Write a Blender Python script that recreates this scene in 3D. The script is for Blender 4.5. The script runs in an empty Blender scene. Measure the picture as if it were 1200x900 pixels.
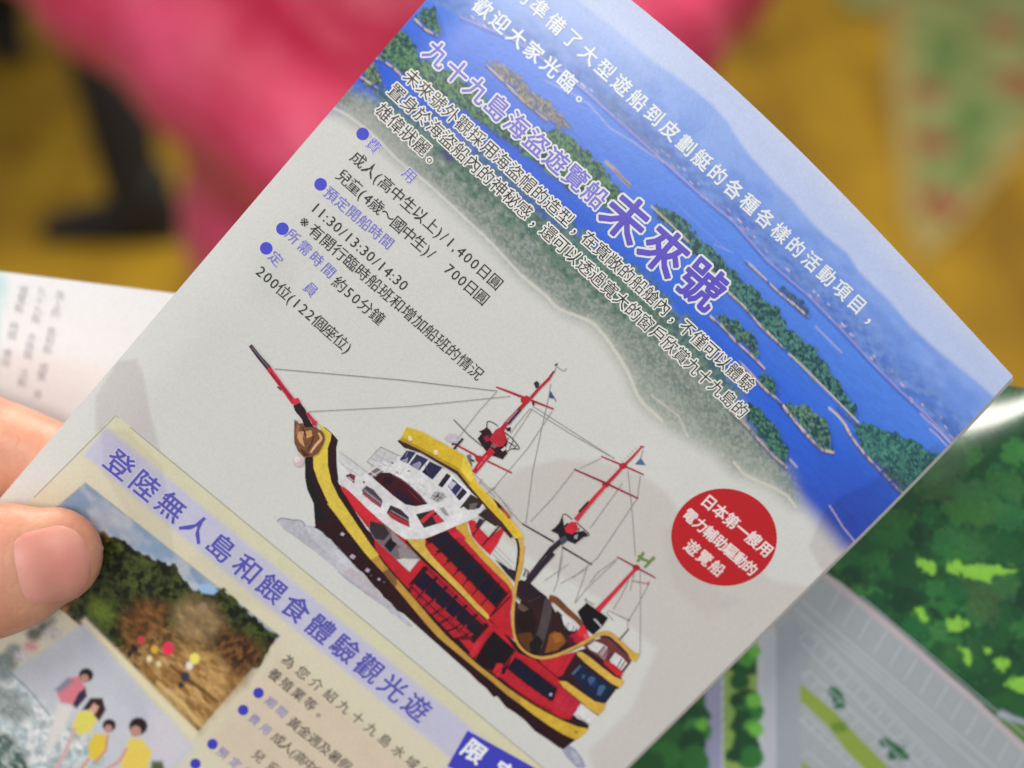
import bpy, bmesh, math, random
import numpy as np
from mathutils import Vector, Matrix
from mathutils.geometry import tessellate_polygon
from mathutils.bvhtree import BVHTree

random.seed(7); rng = np.random.default_rng(11)
scene = bpy.context.scene
COL = scene.collection

# ------------------------------------------------------------------ camera
PITCH = math.radians(40)          # looking down past the leaflet to the floor
FPX = 1500.0                      # focal length in pixels of the 1200 x 900 photograph
FLOOR_Z = -1.45
cd = bpy.data.cameras.new('camera'); cam = bpy.data.objects.new('camera', cd); COL.objects.link(cam)
cd.sensor_width = 36; cd.lens = 45.0; cd.clip_start = 0.01; cd.clip_end = 60
cam.rotation_euler = (math.pi/2 - PITCH, 0, 0)
cd.dof.use_dof = True; cd.dof.focus_distance = 0.1858; cd.dof.aperture_fstop = 7.8
scene.camera = cam
# ------------------------------------------------------------------ world + lamps
w = bpy.data.worlds.new('World'); scene.world = w; w.use_nodes = True
bg = w.node_tree.nodes['Background']; bg.inputs[0].default_value = (0.93, 0.96, 1.0, 1); bg.inputs[1].default_value = 0.2
def area(name, loc, target, size, power, color, size_y=None):
    ld = bpy.data.lights.new(name, 'AREA'); ld.energy = power; ld.color = color
    ld.shape = 'RECTANGLE'; ld.size = size; ld.size_y = size_y or size
    o = bpy.data.objects.new(name, ld); COL.objects.link(o); o.location = loc
    o.rotation_euler = (Vector(target) - Vector(loc)).to_track_quat('-Z', 'Y').to_euler()
    return o
area('overhead_lamp', (0.17, -1.08, 0.98), (0, 0.15, -0.1), 0.6, 11, (1.0, 0.97, 0.89), 0.3)
area('fill_light', (-1.6, -1.6, 0.7), (0, 0.15, -0.1), 1.2, 7.5, (0.95, 0.98, 1.0))  # unseen broad fill light, added to brighten the leaflet from the left
area('overhead_lamp', (-0.42, -0.22, 1.25), (0, 0.15, -0.1), 0.45, 10, (1.0, 0.96, 0.88), 0.25)  # extra unseen overhead lamp, added to deepen the contact shadow under the thumb
area('overhead_lamp', (0.3, 1.9, 1.25), (0, 2.0, -1.4), 1.6, 92, (1.0, 0.93, 0.82))
scene.view_settings.view_transform = 'Standard'; scene.view_settings.look = 'None'
scene.view_settings.exposure = 0.08; scene.view_settings.gamma = 1.0

# ------------------------------------------------------------------ frames of reference
cP, sP = math.cos(PITCH), math.sin(PITCH)
def c2w(p):                       # camera space (x right, y down, z forward) -> world
    p = np.asarray(p, float)
    return np.stack([p[..., 0], p[..., 2]*cP - p[..., 1]*sP, -p[..., 2]*sP - p[..., 1]*cP], -1)
def cpt(px, py, z):               # pixel + depth -> world
    return Vector(c2w(np.array([(px-600)/FPX*z, (py-450)/FPX*z, z])))
def floor_pt(px, py, z=FLOOR_Z):
    d = c2w(np.array([(px-600)/FPX, (py-450)/FPX, 1.0])); return Vector(d*(z/d[2]))

class Sheet:                      # a sheet of paper: plane + gentle curl, u along the text, v up, in mm
    def __init__(s, z0, a, gx, gy, h=None):
        N = np.array([gx, gy, -1.]); N /= np.linalg.norm(N)
        U = np.array([math.cos(a), math.sin(a), 0.]); U[2] = gx*U[0]+gy*U[1]; U /= np.linalg.norm(U)
        V = np.cross(N, U)
        if V[1] > 0: V = -V
        s.O, s.U, s.V, s.N = np.array([0, 0, z0]), U, V, N
        s.h = h or (lambda u, v: np.zeros_like(u)); s.org = Vector(c2w(s.O))
    def uv(s, P):                 # photograph pixel -> where that mark lies on the sheet
        P = np.asarray(P, float).reshape(-1, 2)
        d = np.stack([(P[:, 0]-600)/FPX, (P[:, 1]-450)/FPX, np.ones(len(P))], -1)
        h = np.zeros(len(P))
        for _ in range(6):
            t = (s.O@s.N + h*.001)/(d@s.N)
            q = t[:, None]*d - s.O
            u, v = q@s.U*1000, q@s.V*1000
            h = s.h(u, v)
        return np.stack([u, v], -1)
    def px(s, u, v):
        c = s.cam(u, v, 0)
        return np.stack([c[:, 0]/c[:, 2]*FPX+600, c[:, 1]/c[:, 2]*FPX+450], -1)
    def cam(s, u, v, off):
        hh = (s.h(u, v)+off)*.001
        return s.O + u[:, None]*.001*s.U + v[:, None]*.001*s.V + hh[:, None]*s.N
    def loc(s, u, v, off=0.0):    # vertices relative to the sheet's own origin
        u = np.asarray(u, float); v = np.asarray(v, float)
        return c2w(s.cam(u, v, off)) - np.array(s.org)

UL, UR, VB = -45.7, 55.3, -159.0
def h_leaf(u, v):
    k = np.clip((v-18)/34, 0, 2); l = np.clip((-37-u)/9, 0, 1.3)
    b = np.clip((-55-v)/60, 0, 2)
    return -2.6*k**2*(1-.25*np.clip((u+45)/100, 0, 1)) - 1.0*l**2 + 1.2*b**2
LEAF = Sheet(.19, .72218, .004737, .220515, h_leaf)
_lp = np.array([(1106., 586.), (1221., 506.)])
def h_book(u, v):
    k = np.clip((v-_v0 + (u-_u0)*_sl)/9.0, 0, 3)
    g = np.exp(-((u-GUT)/9.0)**2)
    return -1.6*k**2*np.clip((u-_u0+26)/30, 0, 1) - 2.0*g
BOOK0 = Sheet(.210, .13, -.08, .2205)
_e = BOOK0.uv(_lp); _u0, _v0 = _e[1]; _sl = -(_e[1][1]-_e[0][1])/(_e[1][0]-_e[0][0])
GUT = BOOK0.uv([(520, 500)])[0][0]
BOOK = Sheet(.210, .13, -.08, .2205, h_book)

# ------------------------------------------------------------------ colour helpers
def lin(c):
    c = np.asarray(c, float)/255.
    return np.where(c <= .04045, c/12.92, ((c+.055)/1.055)**2.4)
REF = lin((200, 199, 190))
def ink(c):
    l = (lin(c)/REF)**1.14*.62; g = l@np.array([.3, .6, .1]) if l.ndim == 1 else 0
    return np.clip(l*.94+g*.06, 0.003, .93)      # printed colour: its tone relative to the bare paper
def nt(name):
    m = bpy.data.materials.new(name); m.use_nodes = True; return m, m.node_tree, m.node_tree.nodes['Principled BSDF']
def noise(t, scale, detail=3, rough=.5, coord='Object'):
    tc = t.nodes.new('ShaderNodeTexCoord'); n = t.nodes.new('ShaderNodeTexNoise')
    n.inputs['Scale'].default_value = scale; n.inputs['Detail'].default_value = detail; n.inputs['Roughness'].default_value = rough
    t.links.new(tc.outputs[coord], n.inputs['Vector']); return n
def bump(t, b, src, strength, dist):
    bp = t.nodes.new('ShaderNodeBump'); bp.inputs['Strength'].default_value = strength; bp.inputs['Distance'].default_value = dist
    t.links.new(src, bp.inputs['Height']); t.links.new(bp.outputs[0], b.inputs['Normal'])
def mr(t, src, a, b_, lo, hi):
    m = t.nodes.new('ShaderNodeMapRange'); t.links.new(src, m.inputs[0])
    for i, x in enumerate((a, b_, lo, hi)): m.inputs[i+1].default_value = x
    return m.outputs[0]
def printed(name, rough, spec, grain=.05, gs=2600, coat=0, mott=0):
    m, t, b = nt(name)
    at = t.nodes.new('ShaderNodeAttribute'); at.attribute_name = 'Col'
    n = noise(t, gs, 2, .7); f = mr(t, n.outputs[0], .3, .7, 1-grain, 1+grain)
    if mott:
        n9 = noise(t, 330, 3, .55); f9 = mr(t, n9.outputs[0], .3, .7, 1-mott, 1+mott*.6); mm_ = t.nodes.new('ShaderNodeMath'); mm_.operation = 'MULTIPLY'
        t.links.new(f, mm_.inputs[0]); t.links.new(f9, mm_.inputs[1]); f = mm_.outputs[0]
    vm = t.nodes.new('ShaderNodeVectorMath'); vm.operation = 'SCALE'
    t.links.new(at.outputs['Color'], vm.inputs[0]); t.links.new(f, vm.inputs['Scale']); t.links.new(vm.outputs[0], b.inputs['Base Color'])
    b.inputs['Roughness'].default_value = rough; b.inputs['Specular IOR Level'].default_value = spec
    b.inputs['Coat Weight'].default_value = coat; b.inputs['Coat Roughness'].default_value = .12
    n2 = noise(t, 1500, 3, .6); bump(t, b, n2.outputs[0], .22, .00006)
    return m
M_PRINT = printed('printed_paper', .31, .42)
M_GLOSS = printed('glossy_printed_paper', .20, .6, .04, 1800, .8)
M_PHOTO = printed('printed_picture', .36, .34, .12, 1500, 0, .13)
def mixmat(name, c1, c2, scale, rough=.6, detail=4, bs=None, bd=.001, spec=.5, lo=.35, hi=.65):
    m, t, b = nt(name); n = noise(t, scale, detail, .6)
    mx = t.nodes.new('ShaderNodeMix'); mx.data_type = 'RGBA'
    t.links.new(mr(t, n.outputs[0], lo, hi, 0, 1), mx.inputs[0])
    mx.inputs[6].default_value = (*c1, 1); mx.inputs[7].default_value = (*c2, 1)
    t.links.new(mx.outputs[2], b.inputs['Base Color']); b.inputs['Roughness'].default_value = rough
    b.inputs['Specular IOR Level'].default_value = spec
    if bs: n2 = noise(t, bs, 4, .6); bump(t, b, n2.outputs[0], .5, bd)
    return m

# ------------------------------------------------------------------ object helpers
def tag(o, label=None, cat=None, group=None, kind=None):
    if label: o['label'] = label
    if cat: o['category'] = cat
    if group: o['group'] = group
    if kind: o['kind'] = kind
    return o
def empty(name, loc, label, cat, group=None):
    o = bpy.data.objects.new(name, None); COL.objects.link(o); o.location = loc; o.empty_display_size = .02
    return tag(o, label, cat, group)
def mesh_obj(name, verts, faces, mat, parent=None, col=None, smooth=False):
    me = bpy.data.meshes.new(name)
    me.from_pydata([tuple(map(float, v)) for v in verts] if not isinstance(verts, np.ndarray) else verts.tolist(), [], faces if isinstance(faces, list) else faces.tolist())
    if col is not None:
        a = me.color_attributes.new('Col', 'FLOAT_COLOR', 'POINT')
        c = np.ones((len(col), 4), np.float32); c[:, :3] = col; a.data.foreach_set('color', c.ravel())
    me.materials.append(mat)
    if smooth: me.polygons.foreach_set('use_smooth', [True]*len(me.polygons))
    o = bpy.data.objects.new(name, me); COL.objects.link(o); o.parent = parent
    return o
def grid_faces(nr, nc):
    i = np.arange(nr*nc).reshape(nr, nc)
    return np.stack([i[:-1, :-1], i[:-1, 1:], i[1:, 1:], i[1:, :-1]], -1).reshape(-1, 4)
def grid_obj(name, verts, nr, nc, mat, parent, col):
    me = bpy.data.meshes.new(name); f = grid_faces(nr, nc)
    me.vertices.add(len(verts)); me.vertices.foreach_set('co', verts.astype(np.float32).ravel())
    me.loops.add(f.size); me.loops.foreach_set('vertex_index', f.ravel().astype(np.int32))
    me.polygons.add(len(f)); me.polygons.foreach_set('loop_start', (np.arange(len(f))*4).astype(np.int32))
    me.polygons.foreach_set('use_smooth', np.ones(len(f), bool)); me.update(calc_edges=True)
    a = me.color_attributes.new('Col', 'FLOAT_COLOR', 'POINT')
    c = np.ones((len(col), 4), np.float32); c[:, :3] = col; a.data.foreach_set('color', c.ravel())
    me.materials.append(mat); o = bpy.data.objects.new(name, me); COL.objects.link(o); o.parent = parent
    return o

# ------------------------------------------------------------------ soft-edged shapes for photographs printed on paper
class Canvas:                     # colours of a printed picture, held on the sheet's own vertices
    def __init__(s, P, base): s.P = P; s.C = np.tile(np.asarray(base, float), (len(P), 1))
    def alpha(s, poly, soft):
        poly = np.asarray(poly, float); lo = poly.min(0)-soft-2; hi = poly.max(0)+soft+2
        idx = np.nonzero((s.P[:, 0] > lo[0]) & (s.P[:, 0] < hi[0]) & (s.P[:, 1] > lo[1]) & (s.P[:, 1] < hi[1]))[0]
        p = s.P[idx]; ins = np.zeros(len(p), bool); dm = np.full(len(p), 1e9)
        for i in range(len(poly)):
            a, b = poly[i], poly[(i+1) % len(poly)]; ab = b-a; L = max(ab@ab, 1e-9)
            t = np.clip(((p-a)@ab)/L, 0, 1); q = p-a-t[:, None]*ab; dm = np.minimum(dm, (q*q).sum(1))
            if a[1] != b[1]:
                c = ((a[1] > p[:, 1]) != (b[1] > p[:, 1])) & (p[:, 0] < (b[0]-a[0])*(p[:, 1]-a[1])/(b[1]-a[1])+a[0])
                ins ^= c
        d = np.sqrt(dm)*np.where(ins, 1, -1)
        x = np.clip(d/soft*.5+.5, 0, 1); return idx, x*x*(3-2*x), p, d
    def line_alpha(s, pts, wd, soft):
        pts = np.asarray(pts, float); lo = pts.min(0)-wd-soft; hi = pts.max(0)+wd+soft
        idx = np.nonzero((s.P[:, 0] > lo[0]) & (s.P[:, 0] < hi[0]) & (s.P[:, 1] > lo[1]) & (s.P[:, 1] < hi[1]))[0]
        p = s.P[idx]; dm = np.full(len(p), 1e9)
        for a, b in zip(pts[:-1], pts[1:]):
            ab = b-a; t = np.clip(((p-a)@ab)/max(ab@ab, 1e-9), 0, 1); q = p-a-t[:, None]*ab; dm = np.minimum(dm, (q*q).sum(1))
        x = np.clip((wd/2-np.sqrt(dm))/soft+.5, 0, 1); return idx, x, p, None
    def put(s, A, col, op=1.0, nz=0, ns=5, col2=None, rag=0, aniso=1.8, mul=None):
        idx, a, p, d = A
        if len(idx) == 0: return
        if rag: a = np.clip(a + (fbm(p, 6, 1)-.5)*rag*4*a*(1-a)*4, 0, 1)
        c = np.tile(np.asarray(col, float), (len(p), 1))
        if nz or col2 is not None:
            q = rot(p); q[:, 0] /= aniso; n = fbm(q, ns, 2)
            if col2 is not None:
                k = np.clip((n-.35)/.3, 0, 1)[:, None]; c = c*(1-k)+np.asarray(col2, float)*k
            if nz: c = c*(1+(fbm(q+91, ns*.6, 2)-.5)[:, None]*nz*2)
        a = (a*op)[:, None]
        if mul is not None: s.C[idx] *= 1-a*(1-np.asarray(mul, float))
        else: s.C[idx] = s.C[idx]*(1-a)+c*a
    def poly(s, pts, col, soft=1.2, **k): s.put(s.alpha(pts, soft), col, **k)
    def line(s, pts, wd, col, soft=1.2, **k): s.put(s.line_alpha(pts, wd, soft), col, **k)
_tab = rng.random((256, 256))
def vnoise(p):
    i = np.floor(p).astype(int); f = p-i; f = f*f*(3-2*f); x, y = i[:, 0] & 255, i[:, 1] & 255; x1, y1 = (x+1) & 255, (y+1) & 255
    a = _tab[x, y]*(1-f[:, 0])+_tab[x1, y]*f[:, 0]; b = _tab[x, y1]*(1-f[:, 0])+_tab[x1, y1]*f[:, 0]
    return a*(1-f[:, 1])+b*f[:, 1]
def fbm(p, scale, octv=3):
    r = 0; A = 0; q = p/scale; w_ = 1.
    for o in range(octv): r = r+w_*vnoise(q+o*37.7); A += w_; w_ *= .6; q = q*2.03
    return r/A
def rot(p, a=math.radians(43)):
    c, s_ = math.cos(a), math.sin(a); return np.stack([p[:, 0]*c+p[:, 1]*s_, -p[:, 0]*s_+p[:, 1]*c], -1)
def Z(ox, oy, s, pts): return [(ox+x/s, oy+y/s) for x, y in pts]

# ------------------------------------------------------------------ flat printed shapes with crisp outlines
class Ink:
    base = 0.02
    def __init__(s, sheet, frame=(0, 0, 1), step=.0005): s.sh, s.fr, s.step = sheet, frame, step; s.V = []; s.F = []; s.C = []; s.n = 0; s.layer = Ink.base
    def F_(s, *fr): s.fr = fr
    def _add(s, P, faces, col, raw=False):
        if not raw: P = Z(*s.fr, P)
        uv = s.sh.uv(P); s.layer += s.step
        v = s.sh.loc(uv[:, 0], uv[:, 1], s.layer)
        s.V.append(v); s.F += [tuple(i+s.n for i in f) for f in faces]; s.C.append(np.tile(ink(col), (len(v), 1))); s.n += len(v)
    def poly(s, pts, col):
        tr = tessellate_polygon([[Vector((x, y, 0)) for x, y in pts]]); s._add(pts, tr, col)
    def line(s, pts, wd, col):    # wd in photograph pixels, pts in the current frame
        p = np.array(Z(*s.fr, pts)); wd = np.broadcast_to(np.asarray(wd, float), (len(p),)); P = []; F = []
        q = [p[0]]; w2 = [wd[0]]
        for a, b, wa, wb in zip(p[:-1], p[1:], wd[:-1], wd[1:]):
            n_ = max(1, int(np.hypot(*(b-a))/25))
            for i in range(1, n_+1): q.append(a+(b-a)*i/n_); w2.append(wa+(wb-wa)*i/n_)
        p = np.array(q); wd = np.array(w2)
        d = np.gradient(p, axis=0) if len(p) > 2 else np.tile(p[1]-p[0], (2, 1))
        d = d/np.linalg.norm(d, axis=1)[:, None]; nn = np.stack([-d[:, 1], d[:, 0]], -1)
        for i in range(len(p)): P += [tuple(p[i]+nn[i]*wd[i]/2), tuple(p[i]-nn[i]*wd[i]/2)]
        for i in range(len(p)-1): F += [(2*i, 2*i+1, 2*i+3, 2*i+2)]
        s._add(P, F, col, raw=True)
    def smooth(s, pts, wd, col, n=6):
        s.line(cr(pts, n), cr([(w_, 0) for w_ in wd], n)[:, 0] if hasattr(wd, '__len__') else wd, col)
    def disc(s, c, rx, ry, col, ang=0, n=40):
        s.poly([(c[0]+rx*math.cos(t)*math.cos(ang)-ry*math.sin(t)*math.sin(ang), c[1]+rx*math.cos(t)*math.sin(ang)+ry*math.sin(t)*math.cos(ang)) for t in np.linspace(0, 2*math.pi, n, endpoint=False)], col)
    def build(s, name, parent, mat, label=None):
        V = np.concatenate(s.V); 
        o = mesh_obj(name, V, s.F, mat, parent, np.concatenate(s.C)); me = o.data
        # all print faces the reader
        nrm = Vector(c2w(s.sh.N)); bm = bmesh.new(); bm.from_mesh(me)
        fl = [f for f in bm.faces if f.normal.dot(nrm) < 0]; bmesh.ops.reverse_faces(bm, faces=fl); bm.to_mesh(me); bm.free()
        if label: o['label'] = label
        return o
def cr(pts, n=6):
    p = np.array(pts, float); p = np.vstack([2*p[0]-p[1], p, 2*p[-1]-p[-2]]); out = []
    for i in range(1, len(p)-2):
        for t in np.linspace(0, 1, n, endpoint=False):
            out.append(.5*((2*p[i])+(-p[i-1]+p[i+1])*t+(2*p[i-1]-5*p[i]+4*p[i+1]-p[i+2])*t*t+(-p[i-1]+3*p[i]-3*p[i+1]+p[i+2])*t**3))
    out.append(p[-2]); return np.array(out)

# ------------------------------------------------------------------ lettering
_gc = {}
_fc = bpy.data.curves.new('glyph', 'FONT'); _fo = bpy.data.objects.new('glyph', _fc)
_fc.resolution_u = 2; _fc.fill_mode = 'FRONT'; _fc.size = 1.0
def glyph(ch):
    if ch not in _gc:
        _fc.body = ch
        me = _fo.to_mesh(); v = np.array([x.co[:2] for x in me.vertices]).reshape(-1, 2); f = [tuple(p.vertices) for p in me.polygons]; _fo.to_mesh_clear()
        cnt = {}
        for p in f:
            for i in range(len(p)):
                e = (p[i], p[(i+1) % len(p)]); kx = (min(e), max(e)); cnt[kx] = cnt.get(kx, 0)+1
        _gc[ch] = (v, f, [e for e, n_ in cnt.items() if n_ == 1])
    return _gc[ch]
def stroked(ch, wd):              # every outline edge of the character as a slim lozenge of ink, wd wide
    v, f, E = glyph(ch); V = []; F = []; z = []
    for i, (a, b) in enumerate(E):
        p, q = v[a], v[b]; d = q-p; L = np.hypot(*d)
        if L < 1e-5: continue
        d = d/L; n = np.array([-d[1], d[0]])*wd; e = d*wd; m = len(V)
        V += [p-e, p+n-e*.35, q+n+e*.35, q+e, q-n+e*.35, p-n-e*.35]; F.append(tuple(range(m, m+6))[::-1]); z += [i*.0002]*6
    return np.array(V).reshape(-1, 2), F, np.array(z)
NARROW = {'(': .42, ')': .42, ':': .32, ',': .32, '/': .5, ' ': .55, '|': .3}
def adv(ch):
    if ch in NARROW: return NARROW[ch]
    if ch.isdigit(): return .62
    return 1.0
def text(sheet, s, p0, p1, size, col, off=0.0, outline=None, ocol=(214, 214, 208), name='lettering', parent=None, mat=None, xs=None, label=None):
    """s runs from the centre of its first character (pixel p0) to the centre of its last (pixel p1); size in pixels"""
    q = sheet.uv([p0, p1]); d = q[1]-q[0]; L = np.hypot(*d); d = d/L; nrm = np.array([-d[1], d[0]])
    A = [adv(c) for c in s]; cen = np.cumsum(A)-np.array(A)/2; tot = max(cen[-1]-cen[0], 1e-6); pitch = L/tot
    mm = size*.1275; V = []; F = []; C = []; n = 0
    jobs = ([(outline, ocol, .035, False)] if outline else [])+([(off, col, .07, False)] if off else [])+[(0, col, .105, True)]
    for o_, cc, lay, fill in jobs:
        for ch, c in zip(s, cen):
            if ch == ' ': continue
            v0, f0, _ = glyph(ch)
            if not len(v0): continue
            if fill: v, f, z = v0, f0, 0.0
            else: v, f, z = stroked(ch, o_)
            cx = (v0[:, 0].min()+v0[:, 0].max())/2 if ch not in '，。、' else .32*GW
            x = (v[:, 0]-cx)/GW; y = (v[:, 1]-GMID)/GW
            P = q[0]+np.outer((c-cen[0])*pitch+x*mm*(xs or 1), d)+np.outer(y*mm, nrm)
            V.append(sheet.loc(P[:, 0], P[:, 1], lay+z)); F += [tuple(i+n for i in ff) for ff in f]; n += len(v); C.append(np.tile(ink(cc), (len(v), 1)))
    return tag(mesh_obj(name, np.concatenate(V), F, mat or M_PRINT, parent, np.concatenate(C)), label)
_v, _, _ = glyph('國'); GW = (_v[:, 0].max()-_v[:, 0].min())/.92; GMID = (_v[:, 1].max()+_v[:, 1].min())/2
# ================================================================== THE LEAFLET
leaflet = empty('leaflet', LEAF.org, 'leaflet printed with a red and yellow galleon, pinched by a thumb at its left edge', 'leaflet')
_top = LEAF.uv([(740, 0), (813, 63), (867, 107), (947, 187), (1000, 240), (1057, 300), (1193, 447)])
_pf = np.polyfit(_top[:, 0], _top[:, 1], 3)
def v_top(u): return np.where(u > -28, np.polyval(_pf, np.maximum(u, -28)), np.polyval(_pf, -28)+(u+28)*.04)
us = np.linspace(UL, UR, 510)
tt = np.r_[np.linspace(0, .74, 790), np.linspace(.745, 1, 40)]
Ug, Tg = np.meshgrid(us, tt); vt = v_top(Ug); Vg = vt+(VB-vt)*Tg
ug, vg = Ug.ravel(), Vg.ravel(); PX = LEAF.px(ug, vg)
C = Canvas(PX, ink((200, 200, 190)))
C.C *= (1+(fbm(PX, 60, 3)-.5)*.05)[:, None]
I = ink
# --- faint shapes showing through from the other side
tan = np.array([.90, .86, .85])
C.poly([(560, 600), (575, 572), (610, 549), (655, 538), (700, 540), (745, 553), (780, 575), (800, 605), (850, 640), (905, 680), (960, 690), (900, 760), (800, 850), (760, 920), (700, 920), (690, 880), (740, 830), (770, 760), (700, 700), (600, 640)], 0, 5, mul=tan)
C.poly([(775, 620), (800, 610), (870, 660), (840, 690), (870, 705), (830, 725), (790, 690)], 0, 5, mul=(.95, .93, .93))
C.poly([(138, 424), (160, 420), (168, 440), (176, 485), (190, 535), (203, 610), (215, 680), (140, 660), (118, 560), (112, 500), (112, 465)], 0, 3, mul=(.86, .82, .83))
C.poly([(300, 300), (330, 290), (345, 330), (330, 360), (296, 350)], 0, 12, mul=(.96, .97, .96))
# --- photograph of the islands across the top
seaP = [(380, -60), (500, -160), (1260, 430), (1180, 520), (1010, 655), (985, 640), (955, 605), (925, 575), (890, 545), (850, 500), (800, 440), (740, 390), (660, 330), (600, 270), (540, 215), (470, 150), (430, 118), (380, 130)]
idx, a, p, d = C.alpha(seaP, 16)
r = rot(p); k = np.clip((p[:, 0]-500)/500, 0, 1)[:, None]
sea = I((40, 98, 202))*(1-k)+I((48, 106, 202))*k
kk = np.clip((p[:, 1]-500)/110, 0, 1)[:, None]*np.clip((1120-p[:, 0])/120, 0, 1)[:, None]; sea = sea*(1-kk)+I((52, 84, 176))*kk
kt = np.clip((150-(p[:, 1]-(p[:, 0]-560)*.9))/230, 0, 1)[:, None]; sea = sea*(1-kt*.75)+I((110, 160, 228))*kt*.75
q = r.copy(); q[:, 0] /= 5; sea *= (1+(fbm(q, 2.2, 3)-.5)*.22)[:, None]
C.C[idx] = C.C[idx]*(1-a[:, None])+sea*a[:, None]
# far land, hills and sky
shore = [(540, 20), (600, 45), (650, 78), (687, 107), (720, 137), (757, 170), (790, 200), (827, 233), (860, 260), (899, 305), (947, 346), (988, 388), (1023, 426), (1054, 457), (1089, 489), (1122, 528)]
far = shore+[(1200, 470), (1180, 420), (700, -140), (500, -160), (500, 0)]
C.poly(far, I((84, 122, 190)), 3, nz=.25, ns=7, col2=I((108, 140, 196)))
C.poly([(x+22, y-14) for x, y in shore]+[(1240, 470), (1180, 420), (700, -140), (500, -160), (540, 0)], I((112, 146, 208)), 16, nz=.1, ns=16, col2=I((128, 158, 212)))
for o, cc in ((0, (140, 168, 216)), (1, (160, 180, 214))):
    C.poly([(x+50+o*26, y-34-o*20) for x, y in shore]+[(1290, 470), (1180, 420), (700, -140), (500, -160), (560, -30)], I(cc), 18, op=.55, nz=.05, ns=18)
hill = [(640, -30), (700, 18), (740, 50), (763, 70), (790, 88), (812, 104), (833, 121), (853, 143), (866, 165), (880, 184), (913, 219), (930, 236), (947, 256), (967, 276), (993, 297), (1007, 319), (1042, 352), (1067, 382), (1099, 411), (1137, 441), (1176, 474)]
C.poly(hill+[(1260, 460), (1180, 330), (760, -80), (640, -120)], I((178, 190, 214)), 3.5, nz=.03, ns=20)
C.poly([(x+28, y-26) for x, y in hill]+[(1260, 460), (1180, 330), (760, -80), (640, -120)], I((192, 198, 212)), 22, nz=.02, ns=20)
C.poly([(560, -40), (640, 4), (690, 40), (740, 70), (790, 60), (700, -80)], I((190, 202, 224)), 60, op=.6)
# town line along the far shore
for j in range(150):
    t = rng.random()*(len(shore)-1); i0 = int(t); f = t-i0; x = shore[i0][0]*(1-f)+shore[i0+1][0]*f; y = shore[i0][1]*(1-f)+shore[i0+1][1]*f
    if 930 < x < 1010 or rng.random() < .35:
        x += rng.normal(0, 3)+4; y += rng.normal(0, 3)-3; L = rng.uniform(1, 4)
        C.line([(x, y), (x+L, y+L*.9)], 1.7, I([(196, 160, 178), (150, 130, 180), (205, 195, 200)][j % 3]), 1.2, op=.75)
C.line(shore, 1.8, I((185, 160, 190)), 1.4, op=.6)
C.line([(x-1, y+3) for x, y in shore], 3.2, I((52, 74, 158)), 2, op=.45)
# islands
G1, G2, G3 = I((34, 76, 84)), I((84, 132, 108)), I((60, 100, 105))
def isl(pts, soft=3, c1=None, c2=None, ns=2.7, nz=.6, sh=None, shw=2.2, sc=(205, 186, 165)):
    C.poly([(x+1.5, y+3.5) for x, y in pts], I((32, 58, 150)), 5, op=.5)
    C.poly(pts, G1 if c1 is None else c1, max(soft, 3), nz=nz, ns=ns, col2=(G2 if c2 is None else c2)*.9, rag=1.2, aniso=1.3)
    if sh:
        C.line([(x-.5, y+2) for x, y in sh], shw*1.4, I((70, 58, 92)), 2.2, op=.6)
        idx, a, p, d = C.line_alpha(sh, shw, 1.2); a = a*np.clip(fbm(p, 5, 2)*2.6-.55, 0, 1); C.put((idx, a, p, d), I(sc), op=.95, nz=.2, ns=3)
B1 = lambda pts: Z(820, 280, 3.158, pts)
B3 = lambda pts: Z(860, 440, 4.615, pts)
C4 = lambda pts: Z(380, 0, 3, pts)
C5 = lambda pts: Z(680, 0, 3, pts)
# wooded land in the foreground
land = [(380, 118), (405, 100), (440, 118), (470, 132), (520, 152), (560, 185), (620, 232), (690, 292), (760, 340), (800, 385), (835, 425), (862, 462), (900, 520), (923, 548), (934, 575), (931, 592), (905, 570), (882, 560), (860, 552), (838, 530), (806, 512), (775, 492), (750, 470), (737, 440), (722, 415), (708, 395), (690, 378), (665, 368), (640, 348), (612, 325), (575, 285), (540, 252), (500, 215), (468, 190), (436, 158), (400, 132), (370, 122)]
C.poly(cr(land, 3), I((118, 132, 122)), 15, nz=.24, ns=2.6, col2=I((146, 154, 142)), rag=0, aniso=1.3)
C.poly([(440, 90), (480, 118), (540, 160), (600, 205), (650, 243), (700, 287), (760, 330), (800, 372), (840, 415), (868, 455), (850, 462), (800, 415), (750, 385), (700, 350), (640, 300), (580, 245), (520, 195), (455, 142), (432, 112)], I((56, 100, 92)), 12, nz=.5, ns=3.2, col2=I((100, 130, 104)), rag=.8, aniso=1.3, op=.8)
C.poly([(420, 120), (460, 150), (500, 185), (470, 190), (436, 158), (390, 128)], I((168, 168, 158)), 16, op=.6, nz=.2, ns=5)
C.poly([(690, 372), (760, 440), (800, 480), (850, 520), (900, 545), (930, 592), (880, 560), (838, 530), (775, 492), (737, 440)], I((186, 188, 170)), 22, op=.45, nz=.2, ns=3)
lands = [(370, 120), (400, 131), (436, 157), (468, 189), (500, 214), (540, 251), (575, 284), (612, 324)]
C.line(cr(lands, 4), 2.6, I((208, 206, 194)), 2.4, op=.8)
C.line(cr([(612, 324), (640, 347), (655, 362), (690, 376), (708, 393), (722, 413), (737, 438), (750, 468), (775, 492)], 4), 3.4, I((208, 204, 186)), 2.6, op=.8)
C.line([(763, 463), (795, 487), (806, 512)], 2.4, I((202, 198, 178)), 2, op=.6)
C.line(B3([(0, 470), (50, 530), (100, 558), (200, 600), (290, 650), (335, 712)]), 2.6, I((208, 200, 178)), 1.8, op=.85)
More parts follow.
